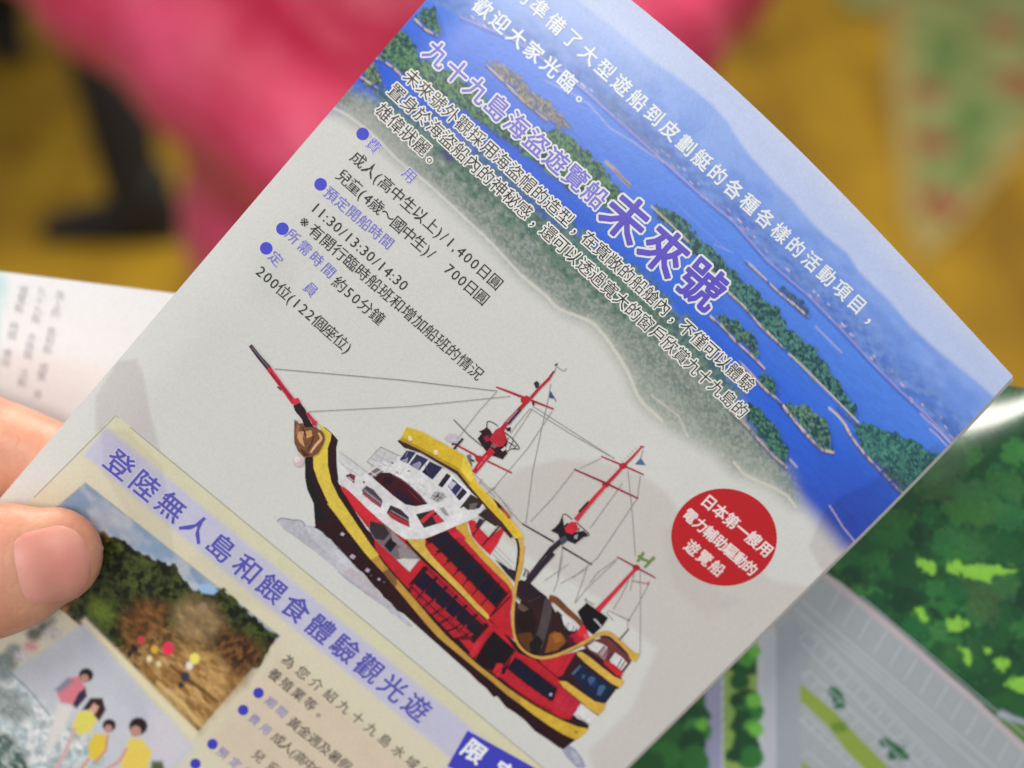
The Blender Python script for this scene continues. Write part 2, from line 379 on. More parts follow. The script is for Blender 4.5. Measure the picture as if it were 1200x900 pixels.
# dark water channels cutting the land
C.poly([(470, 118), (530, 160), (600, 215), (660, 262), (655, 268), (590, 222), (520, 170), (462, 125)], I((52, 92, 176)), 5, op=.55)
C.poly([(515, 178), (528, 172), (540, 186), (526, 190)], I((72, 66, 120)), 5, op=.8)
# the long ridge behind the heading
isl([(444, 66), (450, 52), (462, 33), (472, 36), (482, 46), (490, 60), (492, 72), (513, 74), (532, 86), (552, 103), (572, 120), (595, 138), (617, 152), (640, 153), (652, 148), (664, 158), (682, 172), (694, 182), (706, 198), (722, 216), (738, 236), (734, 247), (712, 246), (690, 235), (668, 222), (648, 206), (620, 184), (590, 164), (556, 138), (520, 113), (496, 98), (478, 87), (462, 78)], 2.5, sh=[(441, 68), (452, 73), (462, 80), (470, 88)], c2=I((96, 142, 96)))
isl([(424, 92), (428, 78), (438, 70), (444, 82), (446, 97), (438, 101), (428, 97)], 2, sh=[(422, 90), (433, 97), (442, 103)], c2=I((130, 150, 110)))
isl([(487, 22), (497, 10), (508, 8), (514, 22), (520, 38), (512, 42), (500, 33)], 3, sh=[(486, 22), (498, 34), (512, 42)])
# rocky island between the two headings
isl([(570, 72), (580, 73), (598, 82), (612, 92), (622, 104), (640, 116), (660, 136), (668, 148), (655, 150), (636, 136), (618, 122), (600, 104), (584, 90)], 3, c1=I((92, 104, 130)), c2=I((150, 140, 128)), sh=[(570, 76), (590, 95), (612, 117), (640, 140)], sc=(200, 178, 150))
C.line([(640, 95), (668, 108), (690, 122), (715, 150), (740, 165), (777, 190)], 1.8, I((190, 182, 185)), 1.8, op=.5)
C.poly([(690, 100), (720, 118), (760, 160), (790, 185), (800, 200), (770, 180), (730, 145)], I((90, 120, 165)), 5, op=.7, nz=.3, ns=4)
C.line(C5([(90, 570), (120, 595), (145, 625), (172, 650)]), 4.2, I((176, 158, 140)), 2.5, op=.95)
C.line(C5([(120, 600), (175, 655)]), 1.6, I((120, 80, 80)), 1.5, op=.8)
C.line(C5([(345, 720), (400, 775), (520, 885)]), 1.4, I((150, 170, 220)), 1.8, op=.3)
# island right of the title
isl([(762, 246), (772, 240), (786, 247), (800, 256), (812, 270), (822, 283), (836, 294), (852, 310), (868, 325), (884, 340), (912, 362), (924, 385), (938, 397), (953, 404), (966, 424), (980, 446), (991, 458), (1004, 478), (1004, 492), (998, 488), (985, 474), (960, 450), (940, 430), (918, 408), (890, 380), (871, 358), (852, 340), (830, 318), (806, 290), (784, 268)], 2.2, sh=B1([(40, 110), (100, 190), (160, 245), (220, 315), (310, 402)]), c2=I((82, 136, 122)))
C.line(B1([(330, 425), (370, 460), (430, 520), (480, 570), (540, 630), (590, 682)]), 2.0, I((206, 190, 172)), 1.3, op=.9)
C.line(C5([(250, 725), (300, 770), (340, 810), (380, 850)]), 2.0, I((200, 186, 165)), 1.4, op=.85)
isl(B1([(285, 170), (310, 172), (350, 200), (385, 235), (405, 270), (400, 285), (370, 262), (330, 225)]), 2, c1=I((50, 88, 130)), c2=I((80, 110, 130)), sh=B1([(170, 80), (240, 145), (290, 195), (340, 235), (400, 285)]))
C.line(B1([(430, 325), (470, 365), (525, 420)]), 2.4, I((180, 176, 192)), 1.8, op=.6)
C.line(B1([(55, 20), (120, 50)]), 1.5, I((150, 165, 215)), 1.4, op=.6)
isl(B1([(62, 290), (90, 285), (130, 300), (170, 330), (200, 365), (212, 395), (215, 430), (200, 430), (170, 400), (130, 365), (95, 325)]), 2, sh=B1([(38, 285), (80, 320), (130, 375), (200, 438), (240, 480)]), c2=I((96, 132, 112)))
isl(B1([(205, 505), (235, 495), (262, 505), (285, 530), (290, 568), (275, 578), (250, 560), (225, 535)]), 2, sh=B1([(150, 455), (200, 510), (245, 560), (285, 590), (310, 620)]))
isl(B1([(318, 618), (345, 608), (395, 615), (430, 645), (470, 668), (482, 700), (490, 745), (488, 780), (462, 782), (435, 765), (400, 720), (360, 675), (335, 648)]), 2.2, sh=B1([(300, 605), (330, 645), (375, 700), (420, 750), (455, 782), (495, 790)]), shw=3, c2=I((106, 142, 116)))
isl(B1([(185, 610), (205, 618), (245, 655), (275, 690), (300, 725), (322, 765), (332, 815), (312, 822), (285, 800), (250, 765), (215, 720), (180, 670), (165, 640)]), 2.2, sh=B1([(120, 640), (170, 690), (220, 745), (270, 800), (320, 845)]), shw=2.6, sc=(190, 170, 158))
C.line(B3([(305, 455), (340, 495)]), 2.2, I((190, 180, 190)), 1.4, op=.8)
isl(B3([(655, 268), (700, 258), (770, 270), (850, 298), (900, 325), (960, 352), (1020, 385), (1080, 412), (1140, 440), (1180, 470), (1050, 600), (950, 700), (930, 640), (880, 590), (820, 530), (760, 470), (710, 420), (670, 350), (640, 300)]), 2.2, c1=I((44, 92, 98)), c2=I((78, 138, 120)), sh=B3([(600, 265), (625, 310), (660, 365), (700, 415), (760, 480), (820, 540), (870, 595), (930, 655)]), shw=2.6)
C.poly(B3([(760, 470), (820, 500), (900, 560), (960, 620), (940, 650), (880, 590)]), I((72, 60, 92)), 8, op=.6, nz=.3, ns=4)
C.line(B3([(515, 175), (560, 215), (600, 262), (618, 300)]), 2.6, I((205, 190, 172)), 1.4, op=.9)
C.line(B3([(560, 180), (600, 225), (660, 270)]), 3.5, I((80, 66, 92)), 3, op=.6)
C.line(B3([(518, 705), (550, 755), (590, 820), (655, 900)]), 1.9, I((186, 172, 190)), 1.2, op=.9)
C.line(B3([(1010, 205), (1060, 255), (1110, 300), (1180, 375)]), 1.6, I((200, 178, 196)), 1.3, op=.85)
C.line(B3([(1060, 290), (1100, 325), (1180, 410)]), 1.6, I((200, 178, 196)), 1.3, op=.8)
# show-through over the sea at the lower right
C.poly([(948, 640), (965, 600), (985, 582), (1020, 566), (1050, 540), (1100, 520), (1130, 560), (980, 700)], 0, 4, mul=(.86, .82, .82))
# --- yellow panel with the second notice
pan = [(136, 487), (320, 639), (760, 1003), (470, 1300), (-130, 750)]
C.poly(pan, I((206, 200, 172)), 1.4)
C.poly([(136, 487), (320, 639), (760, 1003), (735, 1033), (296, 664), (112, 510)], I((203, 199, 166)), 2, nz=.03, ns=20)
C.poly([(125, 501), (622, 911), (595, 944), (98, 533)], I((188, 186, 200)), 4, nz=.03, ns=20)
C.poly([(222, 690), (290, 735), (440, 860), (500, 905), (420, 1010), (240, 870), (330, 757)], I((204, 190, 164)), 14, nz=.04, ns=20)
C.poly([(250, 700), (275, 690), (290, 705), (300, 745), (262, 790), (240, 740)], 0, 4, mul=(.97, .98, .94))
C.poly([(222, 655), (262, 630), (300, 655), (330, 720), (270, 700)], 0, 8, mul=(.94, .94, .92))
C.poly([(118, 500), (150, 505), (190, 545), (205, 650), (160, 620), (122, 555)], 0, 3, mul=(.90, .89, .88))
# beach picture
b1 = [(100, 566), (328, 745), (232, 857), (76, 718), (-5, 655)]
C.poly(b1, I((104, 78, 42)), 1.5, nz=.5, ns=6, col2=I((154, 120, 70)), aniso=1.2)
C.poly([(100, 566), (328, 745), (322, 751), (270, 715), (225, 705), (180, 665), (140, 640), (122, 622), (60, 640), (-5, 655)], I((136, 156, 176)), 2, nz=.15, ns=14, col2=I((176, 180, 184)))
C.poly([(122, 635), (133, 630), (148, 634), (160, 645), (176, 652), (190, 660), (205, 662), (215, 676), (222, 690), (238, 692), (262, 690), (285, 712), (306, 730), (326, 746), (300, 785), (262, 760), (215, 735), (180, 735), (150, 760), (105, 745), (78, 715), (108, 680)], I((32, 36, 18)), 2.5, nz=.7, ns=6, col2=I((74, 82, 36)), rag=.9, aniso=1.1)
C.poly([(230, 686), (245, 684), (256, 692), (250, 697), (236, 695)], I((150, 182, 206)), 1.5)
C.poly([(205, 715), (225, 700), (250, 708), (262, 730), (248, 752), (222, 750), (205, 735)], I((134, 112, 76)), 13, nz=.4, ns=8, col2=I((160, 132, 88)))
C.poly([(140, 725), (160, 705), (195, 708), (190, 740), (150, 760)], I((132, 92, 48)), 12, nz=.5, ns=6, col2=I((98, 66, 32)))
C.poly([(262, 735), (290, 745), (310, 765), (285, 800), (258, 790), (250, 760)], I((76, 50, 30)), 11, nz=.6, ns=6, col2=I((120, 84, 44)), aniso=.7)
C.poly([(180, 765), (215, 755), (260, 775), (285, 800), (245, 840), (232, 857), (200, 830), (160, 790)], I((146, 108, 54)), 12, nz=.4, ns=6, col2=I((184, 148, 90)), aniso=2.2)
C.line([(200, 780), (225, 800), (255, 822)], 3, I((86, 54, 26)), 2, op=.8); C.line([(185, 800), (215, 825), (235, 850)], 4, I((214, 186, 128)), 3, op=.7)
C.line([(100, 735), (125, 755), (150, 780), (200, 822)], 5, I((170, 148, 96)), 3, op=.8, nz=.3, ns=4)
C.poly([(105, 700), (125, 705), (136, 722), (120, 733), (104, 720)], I((116, 134, 44)), 10, nz=.5, ns=4, op=.8)
for x, y, cc, rr in ((165, 750, (196, 62, 72), 5), (157, 760, (52, 40, 40), 5), (152, 766, (40, 36, 38), 3.5), (181, 761, (214, 168, 40), 5), (197, 760, (226, 44, 88), 8), (175, 772, (226, 206, 160), 4), (228, 772, (226, 214, 90), 7), (222, 780, (224, 214, 200), 5), (217, 793, (62, 66, 80), 6.5), (212, 803, (52, 54, 66), 4), (186, 778, (216, 196, 150), 4), (238, 712, (150, 128, 96), 6)):
    an = np.linspace(0, 6.28, 9)[:-1]; C.poly([(x+rr*math.cos(t)*.85, y+rr*math.sin(t)) for t in an], I(cc), 2)
# picture of people in yellow shirts
b2 = [(99, 730), (224, 876), (150, 960), (-120, 900), (0, 798), (20, 783)]
C.poly(b2, I((192, 193, 195)), 2, nz=.04, ns=25)
C.poly([(99, 730), (130, 765), (170, 815), (224, 876), (200, 905), (150, 830), (100, 770)], I((182, 183, 189)), 14, op=.7)
C.poly([(175, 830), (205, 840), (224, 876), (195, 905), (175, 880)], I((204, 198, 199)), 10, op=.8)
C.poly([(-10, 800), (12, 790), (40, 815), (62, 835), (90, 850), (120, 880), (130, 920), (-10, 920)], I((168, 180, 178)), 8, nz=.3, ns=8, col2=I((206, 208, 202)), aniso=1.2)
C.poly([(-10, 852), (10, 860), (32, 890), (40, 920), (-10, 920)], I((84, 104, 96)), 6, nz=.6, ns=5, col2=I((150, 160, 150)))
C.poly([(-10, 800), (20, 812), (40, 838), (20, 848), (-10, 835)], I((150, 158, 152)), 6, nz=.4, ns=5)
C.line([(12, 788), (34, 808), (58, 838)], 2.2, I((120, 142, 148)), 2, op=.7)
def head(x, y, rr, hc=(52, 36, 36), fc=(186, 142, 124), fx=-2, fy=4):
    an = np.linspace(0, 6.28, 12)[:-1]
    C.poly([(x+rr*math.cos(t), y+rr*.95*math.sin(t)) for t in an], I(hc), 2)
    C.poly([(x+fx+rr*.6*math.cos(t), y+fy+rr*.6*math.sin(t)) for t in an], I(fc), 1.8)
C.poly([(66, 812), (80, 795), (92, 792), (100, 805), (98, 820), (88, 826), (72, 824)], I((214, 128, 136)), 2.5)
C.poly([(92, 812), (100, 806), (102, 816), (90, 830), (84, 828)], I((64, 56, 80)), 2); C.poly([(64, 808), (80, 794), (86, 798), (70, 812)], I((140, 140, 150)), 3)
C.poly([(68, 824), (86, 828), (78, 850), (60, 880), (54, 878)], I((212, 206, 198)), 4); head(101, 791, 8.5)
C.poly([(84, 852), (92, 834), (108, 832), (114, 842), (106, 858), (92, 862)], I((214, 204, 92)), 2.5)
C.poly([(96, 832), (106, 818), (120, 818), (124, 832), (116, 845), (110, 838), (112, 828), (104, 832)], I((62, 42, 40)), 2); C.poly([(104, 832), (110, 824), (116, 828), (112, 836)], I((206, 160, 140)), 2)
C.poly([(104, 872), (110, 860), (124, 860), (126, 872), (116, 892), (104, 888)], I((216, 190, 52)), 2.5); head(128, 850, 8, fx=-1)
C.line([(126, 862), (124, 880), (112, 892)], 3, I((196, 150, 120)), 2); C.line([(104, 890), (92, 905)], 4, I((200, 160, 130)), 2)
C.poly([(146, 880), (152, 865), (166, 866), (178, 880), (172, 905), (140, 905)], I((220, 196, 84)), 2.5); head(162, 851, 11, fx=-3, fy=6)
C.line([(148, 878), (140, 892), (124, 902)], 4, I((206, 160, 140)), 2); C.line([(88, 855), (72, 890), (62, 905)], 4, I((206, 170, 156)), 2.5)
C.poly([(178, 892), (190, 892), (194, 905), (176, 905)], I((92, 104, 66)), 3)
for x, y, cc, rr in ((8, 775, (120, 132, 128), 12), (16, 762, (132, 140, 134), 8), (36, 757, (206, 150, 150), 7), (40, 743, (88, 92, 84), 8), (52, 735, (84, 80, 74), 7), (60, 728, (140, 134, 120), 5), (26, 770, (196, 188, 186), 8), (5, 790, (140, 150, 150), 9), (62, 742, (186, 182, 176), 9)):
    an = np.linspace(0, 6.28, 9)[:-1]; C.poly([(x+rr*1.2*math.cos(t), y+rr*math.sin(t)) for t in an], I(cc), 5, nz=.3, ns=4, op=.9)
C.poly([(95, 728), (100, 724), (232, 858), (226, 868)], I((214, 206, 170)), 3)
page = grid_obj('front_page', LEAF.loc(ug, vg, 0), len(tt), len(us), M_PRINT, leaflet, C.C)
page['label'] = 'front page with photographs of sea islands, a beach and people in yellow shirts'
# folded back panel just behind
us2 = np.linspace(UL, UR+.75, 60); t2 = np.linspace(0, 1, 80); U2, T2 = np.meshgrid(us2, t2); V2 = v_top(U2)-.2+(VB-v_top(U2))*T2
gap = .15+.5*np.clip((U2.ravel()-UL)/6, 0, 1)
bp = LEAF.loc(U2.ravel(), V2.ravel(), -gap)
back = grid_obj('back_page', bp, 80, 60, M_PRINT, leaflet, np.tile(ink((206, 203, 194)), (len(bp), 1)))
sm = back.modifiers.new('s', 'SOLIDIFY'); sm.thickness = .0001; sm.offset = 0
# --- panel outline, circles, boxes
k = Ink(LEAF); k.line([(40, 583), (136, 487), (320, 639), (633, 897), (700, 952)], 1.1, (150, 152, 142)); k.build('panel_outline', leaflet, M_PRINT)
for q in ((425, 157), (375.7, 216), (331, 268), (312, 291)):
    k = Ink(LEAF); k.disc(q, 7.4, 7.4, (76, 80, 190)); k.build('bullet', leaflet, M_PRINT)
for q in ((303, 812), (285, 832), (249, 872), (229, 895)):
    k = Ink(LEAF); k.disc(q, 6.2, 6.2, (70, 72, 178)); k.build('bullet', leaflet, M_PRINT)
k = Ink(LEAF); k.poly([(548, 856), (620, 896), (720, 952), (700, 975), (524, 898)], (72, 72, 178)); k.build('blue_box', leaflet, M_PRINT)
k = Ink(LEAF); k.disc((848.5, 629.5), 62, 57, (184, 22, 34), ang=.1, n=72); roundel = k.build('roundel', leaflet, M_PRINT, 'red disc with three lines of white lettering')
PU, PUL, BK, WH = (96, 88, 190), (122, 116, 200), (52, 50, 52), (222, 222, 218)
def T(*a, **kw): return text(LEAF, *a, parent=leaflet, **kw)
T('們準備了大型遊船到皮劃艇的各種各樣的活動項目，', (612, -8), (1022, 373), 19.5, (218, 221, 214), off=.012, outline=.045, ocol=(150, 170, 208))
T('歡迎大家光臨。', (566, 9), (684, 113), 19.5, (218, 221, 214), off=.012, outline=.045, ocol=(140, 165, 212))
T('九十九島海盜遊覽船', (512, 64), (697, 229), 25, (124, 118, 200), off=.014, outline=.085)
T('未來號', (733, 256), (822, 334), 48, (98, 84, 186), off=.026, outline=.072)
T('未來號外觀採用海盜帽的造型，在寬敞的船艙內，不僅可以體驗', (483, 92), (874.5, 448.5), 17.2, BK, outline=.088, ocol=(222, 220, 208))
T('置身於海盜船內的神秘感，還可以透過寬大的窗戶欣賞九十九島的', (465, 109), (867, 480), 17.2, BK, outline=.088, ocol=(222, 220, 208))
T('雄偉狀麗。', (450, 132), (508, 185), 17.2, BK, outline=.088, ocol=(222, 220, 208))
T('費', (437.5, 170.5), (437.6, 170.6), 15, PUL, outline=.05)
T('用', (479, 205), (479.1, 205.1), 15, PUL, outline=.05)
T('成人(高中生以上)/1,400日圓', (420, 187), (580, 330), 15.8, BK)
T('兒童(4歲～國中生)/  700日圓', (403, 208), (564, 348), 15.8, BK)
T('預定開船時間', (388, 228), (453, 283), 14.6, PUL)
T('11:30/13:30/14:30', (370, 243), (473, 334), 15.8, BK)
T('※有開行臨時船班和增加船班的情況', (357, 260), (557.5, 436), 15.8, BK)
T('所需時間', (343, 277), (385, 317), 14.6, PUL)
T('約50分鐘', (398, 333), (442, 371), 15.8, BK)
T('定', (323, 303), (323.1, 303.1), 14.6, PUL)
T('員', (364, 339), (364.1, 339.1), 14.6, PUL)
T('200位(122個座位)', (306, 318), (408, 408), 15.8, BK)
T('日本第一艘用', (831, 589), (896, 643), 16.8, (226, 214, 206), off=.016, outline=.03, ocol=(206, 150, 146))
T('電力輔助驅動的', (809, 605), (879, 666), 15.6, (226, 214, 206), off=.016, outline=.03, ocol=(206, 150, 146))
T('遊覽船', (811, 642), (840, 666), 16.6, (222, 206, 196), off=.016, outline=.03, ocol=(206, 150, 146))
T('登陸無人島和餵食體驗觀光遊', (140, 545), (488, 829), 31, (94, 90, 170), off=.016, outline=.05, ocol=(196, 194, 208))
T('為您介紹九十九島水域的養殖', (338, 775), (530, 932), 15.5, (92, 88, 84))
T('養殖業等。', (322, 791), (377, 836), 15.5, (84, 80, 78))
T('期間', (317, 823), (330, 834), 13, (140, 138, 190))
T('黃金週及暑假', (345, 848), (404, 896), 15.5, (88, 84, 80))
T('費用', (298, 843), (311, 854), 13, (140, 138, 190))
T('成人(高中生以上)', (326, 866), (402, 930), 15.5, (88, 84, 80))
T('預定開船', (261, 882), (305, 918), 13.5, (136, 136, 190))
T('兒童', (303, 886), (320, 900), 15, (88, 84, 80))
T('限定', (556, 881), (590, 906), 27, (226, 226, 230), off=.03)

# ------------------------------------------------------------------ the galleon printed on the front page
ship = empty('ship_picture', (0, 0, 0), None, None); ship.parent = leaflet; ship['label'] = 'cut-out picture of a red, yellow and white sightseeing galleon'
Z5, Z6, Z7, Z8, Y1, Y2, Y3, Y4 = (330, 480, 6), (420, 480, 6), (440, 600, 6), (580, 650, 6), (560, 740, 6), (520, 420, 7.5), (600, 510, 5.294), (300, 590, 6.6667)
A1, A2, A3 = (270, 380, 4), (420, 420, 3.4286), (420, 600, 3.158)
def zz(fr, pts): return Z(*fr, pts)
MAR, RED, YEL, YE2, NAVY, WHT = (52, 26, 32), (176, 28, 46), (208, 184, 62), (186, 146, 58), (34, 32, 52), (208, 207, 202)
# bow wave
k = Ink(LEAF); k.F_(*Y4)
k.poly([(160, 140), (200, 112), (280, 125), (340, 130), (380, 165), (450, 180), (540, 240), (640, 340), (760, 470), (900, 620), (1000, 740), (1130, 860), (1230, 960), (1190, 960), (1050, 840), (900, 740), (720, 610), (600, 490), (430, 350), (300, 250), (210, 190)], (180, 179, 182))
k.poly([(390, 180), (450, 190), (540, 250), (640, 350), (760, 480), (860, 590), (800, 560), (660, 470), (520, 350), (430, 270)], (190, 190, 190))
k.poly([(640, 500), (760, 510), (880, 600), (980, 720), (1060, 810), (960, 750), (860, 690), (740, 600)], (184, 176, 178))
k.smooth([(165, 138), (200, 115), (280, 128), (345, 133), (378, 160), (375, 182)], 1.2, (128, 130, 140)); k.smooth([(210, 195), (300, 255), (430, 350)], .6, (166, 166, 168))
k.smooth([(640, 530), (700, 580), (730, 605), (800, 650), (880, 710), (960, 740)], .9, (150, 148, 158)); k.smooth([(1030, 800), (1050, 850), (1100, 870), (1150, 920)], .8, (160, 155, 165))
k.build('bow_wave', ship, M_PHOTO); k = Ink(LEAF); k.F_(*Y1); k.poly([(590, 835), (640, 800), (680, 820), (740, 900), (760, 960), (700, 960), (620, 880)], (152, 154, 170)); k.poly([(650, 830), (690, 850), (730, 920), (690, 930)], (176, 176, 182))
k.build('stern_wave', ship, M_PHOTO)
# hull
k = Ink(LEAF)
low = zz(Z5, [(165, 345), (165, 420), (165, 480), (180, 560), (225, 660), (235, 800), (238, 812)])+zz(Y4, [(455, 185), (490, 205), (520, 225), (545, 262), (580, 275), (620, 325), (680, 390), (730, 440), (780, 500), (840, 545), (880, 595), (925, 650), (960, 680), (1000, 735), (1050, 775), (1100, 835), (1150, 860)])+zz(Y1, [(-60, 290), (0, 352), (60, 400), (110, 462), (135, 455), (200, 535), (260, 570), (330, 625), (400, 700), (500, 765), (560, 810), (600, 830), (628, 808), (700, 752), (780, 680), (770, 650)])
upp = zz(Y1, [(700, 600), (600, 560), (400, 470), (200, 320), (0, 140)])+zz(Z7, [(500, 760), (240, 440), (60, 240), (0, 180)])+zz(Z5, [(600, 840), (520, 720), (440, 560), (400, 500), (388, 400), (385, 270), (397, 215), (355, 165), (300, 120), (215, 200)])
k.poly(low+upp, MAR)
k.poly(zz(Z5, [(165, 345), (165, 480), (180, 560), (225, 660), (236, 780), (330, 790), (270, 660), (225, 540), (200, 420), (190, 345)]), (34, 34, 34))
k.line([(498, 655), (520, 676), (547, 702), (575, 728), (607, 762), (627, 773), (653, 797), (680, 824)], (5, 5, 5, 7, 9, 9, 8, 6), MAR)
# side of the hull, in red
k.poly(zz(Z5, [(403, 515), (500, 590), (600, 690), (700, 780), (800, 860), (860, 900)])+zz(Z7, [(210, 185), (350, 330), (480, 440), (640, 600), (800, 760), (900, 850)])+zz(Y1, [(280, 150), (400, 195), (560, 330), (700, 470), (722, 495), (690, 560), (650, 618), (600, 615), (500, 562), (400, 508), (300, 440), (200, 365), (100, 285), (0, 205)])+zz(Z7, [(550, 850), (420, 740), (300, 615), (150, 450), (60, 345), (0, 262)])+zz(Z5, [(645, 880), (560, 770), (500, 690), (455, 610)]), (186, 28, 44))
k.poly(zz(Z5, [(403, 515), (500, 590), (600, 690), (700, 780), (640, 830), (560, 745), (480, 650), (430, 575)]), (206, 36, 52))
k.F_(*Z7); k.poly([(-40, 60), (10, 75), (70, 90), (150, 165), (240, 250), (325, 325), (240, 422), (190, 380), (110, 300), (40, 240), (-20, 175), (-50, 110)], (126, 110, 112))
k.poly([(-40, 60), (10, 75), (60, 90), (100, 150), (60, 200), (0, 190), (-40, 130)], (64, 52, 54)); k.poly([(60, 235), (105, 180), (160, 215), (105, 285)], (38, 34, 40)); k.poly([(110, 130), (150, 170), (230, 250), (200, 260), (120, 200)], (150, 140, 140))
k.poly([(150, 335), (200, 325), (310, 330), (240, 420)], (196, 192, 184)); k.poly([(160, 250), (240, 260), (300, 315), (220, 330), (170, 320)], (146, 138, 138))
# lower window row
def para(p00, p10, p11, p01, n, gap_, col, i0=0, i1=None, jit=0):
    p00, p10, p11, p01 = map(np.array, (p00, p10, p11, p01))
    for i in range(i0, i1 or n):
        a, b = (i+gap_)/n, (i+1-gap_)/n
        f = lambda s_, t_: tuple((p00*(1-s_)+p10*s_)*(1-t_)+(p01*(1-s_)+p11*s_)*t_)
        cc = tuple(int(np.clip(c_+rng.integers(-jit, jit+1), 0, 255)) for c_ in col) if jit else col
        k.poly([f(a, 0), f(b, 0), f(b, 1), f(a, 1)], cc)
k.poly([(245, 500), (355, 375), (800, 800), (690, 925)], (58, 24, 38))
para((270, 485), (710, 850), (640, 900), (250, 535), 6, .04, RED)          # sills
para((265, 500), (700, 870), (745, 815), (352, 400), 6, .06, NAVY, jit=5)
para((362, 392), (790, 780), (765, 800), (345, 415), 6, .12, (178, 28, 48))
k.poly([(240, 520), (690, 900), (600, 900), (235, 545)], (110, 22, 36)); para((255, 520), (640, 870), (560, 890), (235, 560), 6, .10, (180, 28, 46))
k.line([(235, 515), (345, 380)], 1.6, (50, 20, 30))
for i in range(7): k.line([(236+i*57, 545+i*58), (352+i*73, 388+i*66)], 1.3, (58, 20, 34))
k.line([(250, 520), (420, 690), (600, 850)], 1.4, (52, 20, 32)); k.line([(352, 398), (560, 590), (770, 790)], .9, (66, 20, 34))
for i in range(12): k.line([(262+i*31, 545+i*30), (243+i*31, 566+i*30)], .7, (96, 20, 36))
k.F_(*A3); k.poly([(425, 545), (470, 480), (500, 440), (580, 510), (540, 600), (500, 592)], (40, 22, 30)); k.poly([(470, 520), (510, 470), (550, 500), (510, 560)], (28, 26, 34))
k.poly([(440, 470), (455, 480), (425, 540), (410, 525)], (196, 36, 56)); k.poly([(498, 588), (512, 560), (535, 560), (530, 590), (515, 612)], (200, 36, 54))
k.line([(490, 440), (430, 545)], 1.4, (150, 30, 50)); k.line([(585, 510), (540, 570), (500, 600)], 1.4, (150, 30, 50))
k.F_(*Y1); k.poly([(205, 260), (260, 180), (300, 200), (560, 400), (530, 490), (480, 480)], (48, 22, 36)); para((215, 262), (500, 470), (545, 405), (265, 190), 6, .05, (30, 32, 52), jit=5)
para((165, 310), (480, 535), (500, 480), (205, 275), 6, .07, (182, 32, 50)); k.line([(150, 320), (250, 400), (400, 500), (520, 560)], 1.0, (90, 20, 32))
para((520, 520), (660, 590), (740, 490), (590, 400), 3, .05, (186, 38, 64)); k.disc((512, 442), 10, 10, (170, 180, 200)); k.line([(262, 165), (400, 255), (560, 390)], 1.2, (150, 30, 54))
k.poly([(425, 200), (520, 180), (600, 165), (690, 140), (720, 190), (700, 240), (640, 330), (580, 330), (500, 270)], (192, 32, 50)); k.line([(690, 160), (600, 290)], 1.2, (150, 26, 46)); k.line([(640, 160), (560, 300)], .8, (160, 28, 46))
# waterline belt
k.F_(0, 0, 1)
bl = zz(Z5, [(255, 93), (302, 190), (292, 245), (222, 325), (225, 410), (260, 510), (320, 640), (395, 755)])+zz(Y4, [(650, 120), (750, 255), (850, 385), (960, 505), (1050, 600)])+zz(Z7, [(150, 540), (250, 660), (350, 780), (440, 880)])+zz(Y1, [(0, 272), (100, 352), (200, 440), (300, 512), (400, 590), (500, 660), (600, 722), (690, 762)])
br = zz(Y1, [(715, 750), (760, 708), (782, 682), (700, 668), (600, 628), (500, 578), (400, 523), (300, 458), (200, 388), (100, 308), (0, 232)])+zz(Z7, [(500, 870), (400, 760), (300, 640), (200, 525), (140, 455), (60, 365)])+zz(Z5, [(595, 900), (540, 820), (470, 715), (400, 610), (350, 505), (325, 390), (325, 270), (345, 212), (352, 168), (300, 125)])
k.poly(bl+br, YE2)
k.poly(zz(Z5, [(255, 93), (302, 190), (292, 245), (222, 325), (225, 410), (260, 510), (320, 640), (395, 755), (470, 860), (520, 900), (595, 900), (540, 820), (470, 715), (400, 610), (350, 505), (325, 390), (325, 270), (345, 212), (352, 168), (300, 125)]), YEL)
k.poly(zz(Y4, [(555, 0), (650, 120), (750, 255), (850, 385), (900, 440), (960, 400), (850, 262), (740, 112), (655, 0)]), YEL)
k.poly(zz(Y1, [(300, 512), (400, 590), (500, 660), (600, 722), (690, 762), (715, 750), (760, 708), (782, 682), (700, 668), (600, 628), (500, 578), (400, 523), (300, 458)]), (204, 170, 44))
k.F_(*Z7); k.poly([(50, 420), (90, 400), (150, 465), (150, 520), (120, 510)], (136, 96, 60)); k.line([(60, 380), (130, 470), (180, 530)], .8, (170, 110, 50))
k.F_(*Y1); k.disc((690, 705), 14, 8, (160, 110, 30), .5); k.disc((645, 665), 8, 5, (180, 120, 40), .5); k.line([(650, 610), (700, 640), (780, 660)], 2, (60, 40, 50)); k.poly([(690, 560), (725, 510), (770, 545), (840, 582), (780, 645), (690, 605)], (208, 206, 202)); k.line([(700, 585), (740, 620), (778, 648)], 1.2, (150, 146, 150))
# foam flecks against the hull
k.F_(*Y4)
for x, y, s_ in ((675, 238, 20), (755, 415, 26), (870, 520, 24), (960, 590, 16), (1000, 612, 10), (745, 410, 14), (640, 350, 8), (900, 560, 9)):
    k.poly([(x-s_*.9, y+s_*.2), (x-s_*.1, y-s_*.8), (x+s_, y-s_*.1), (x+s_*.3, y+s_*.8)], (176, 166, 174) if s_ > 12 else (120, 104, 112))
k.build('hull', ship, M_PHOTO)
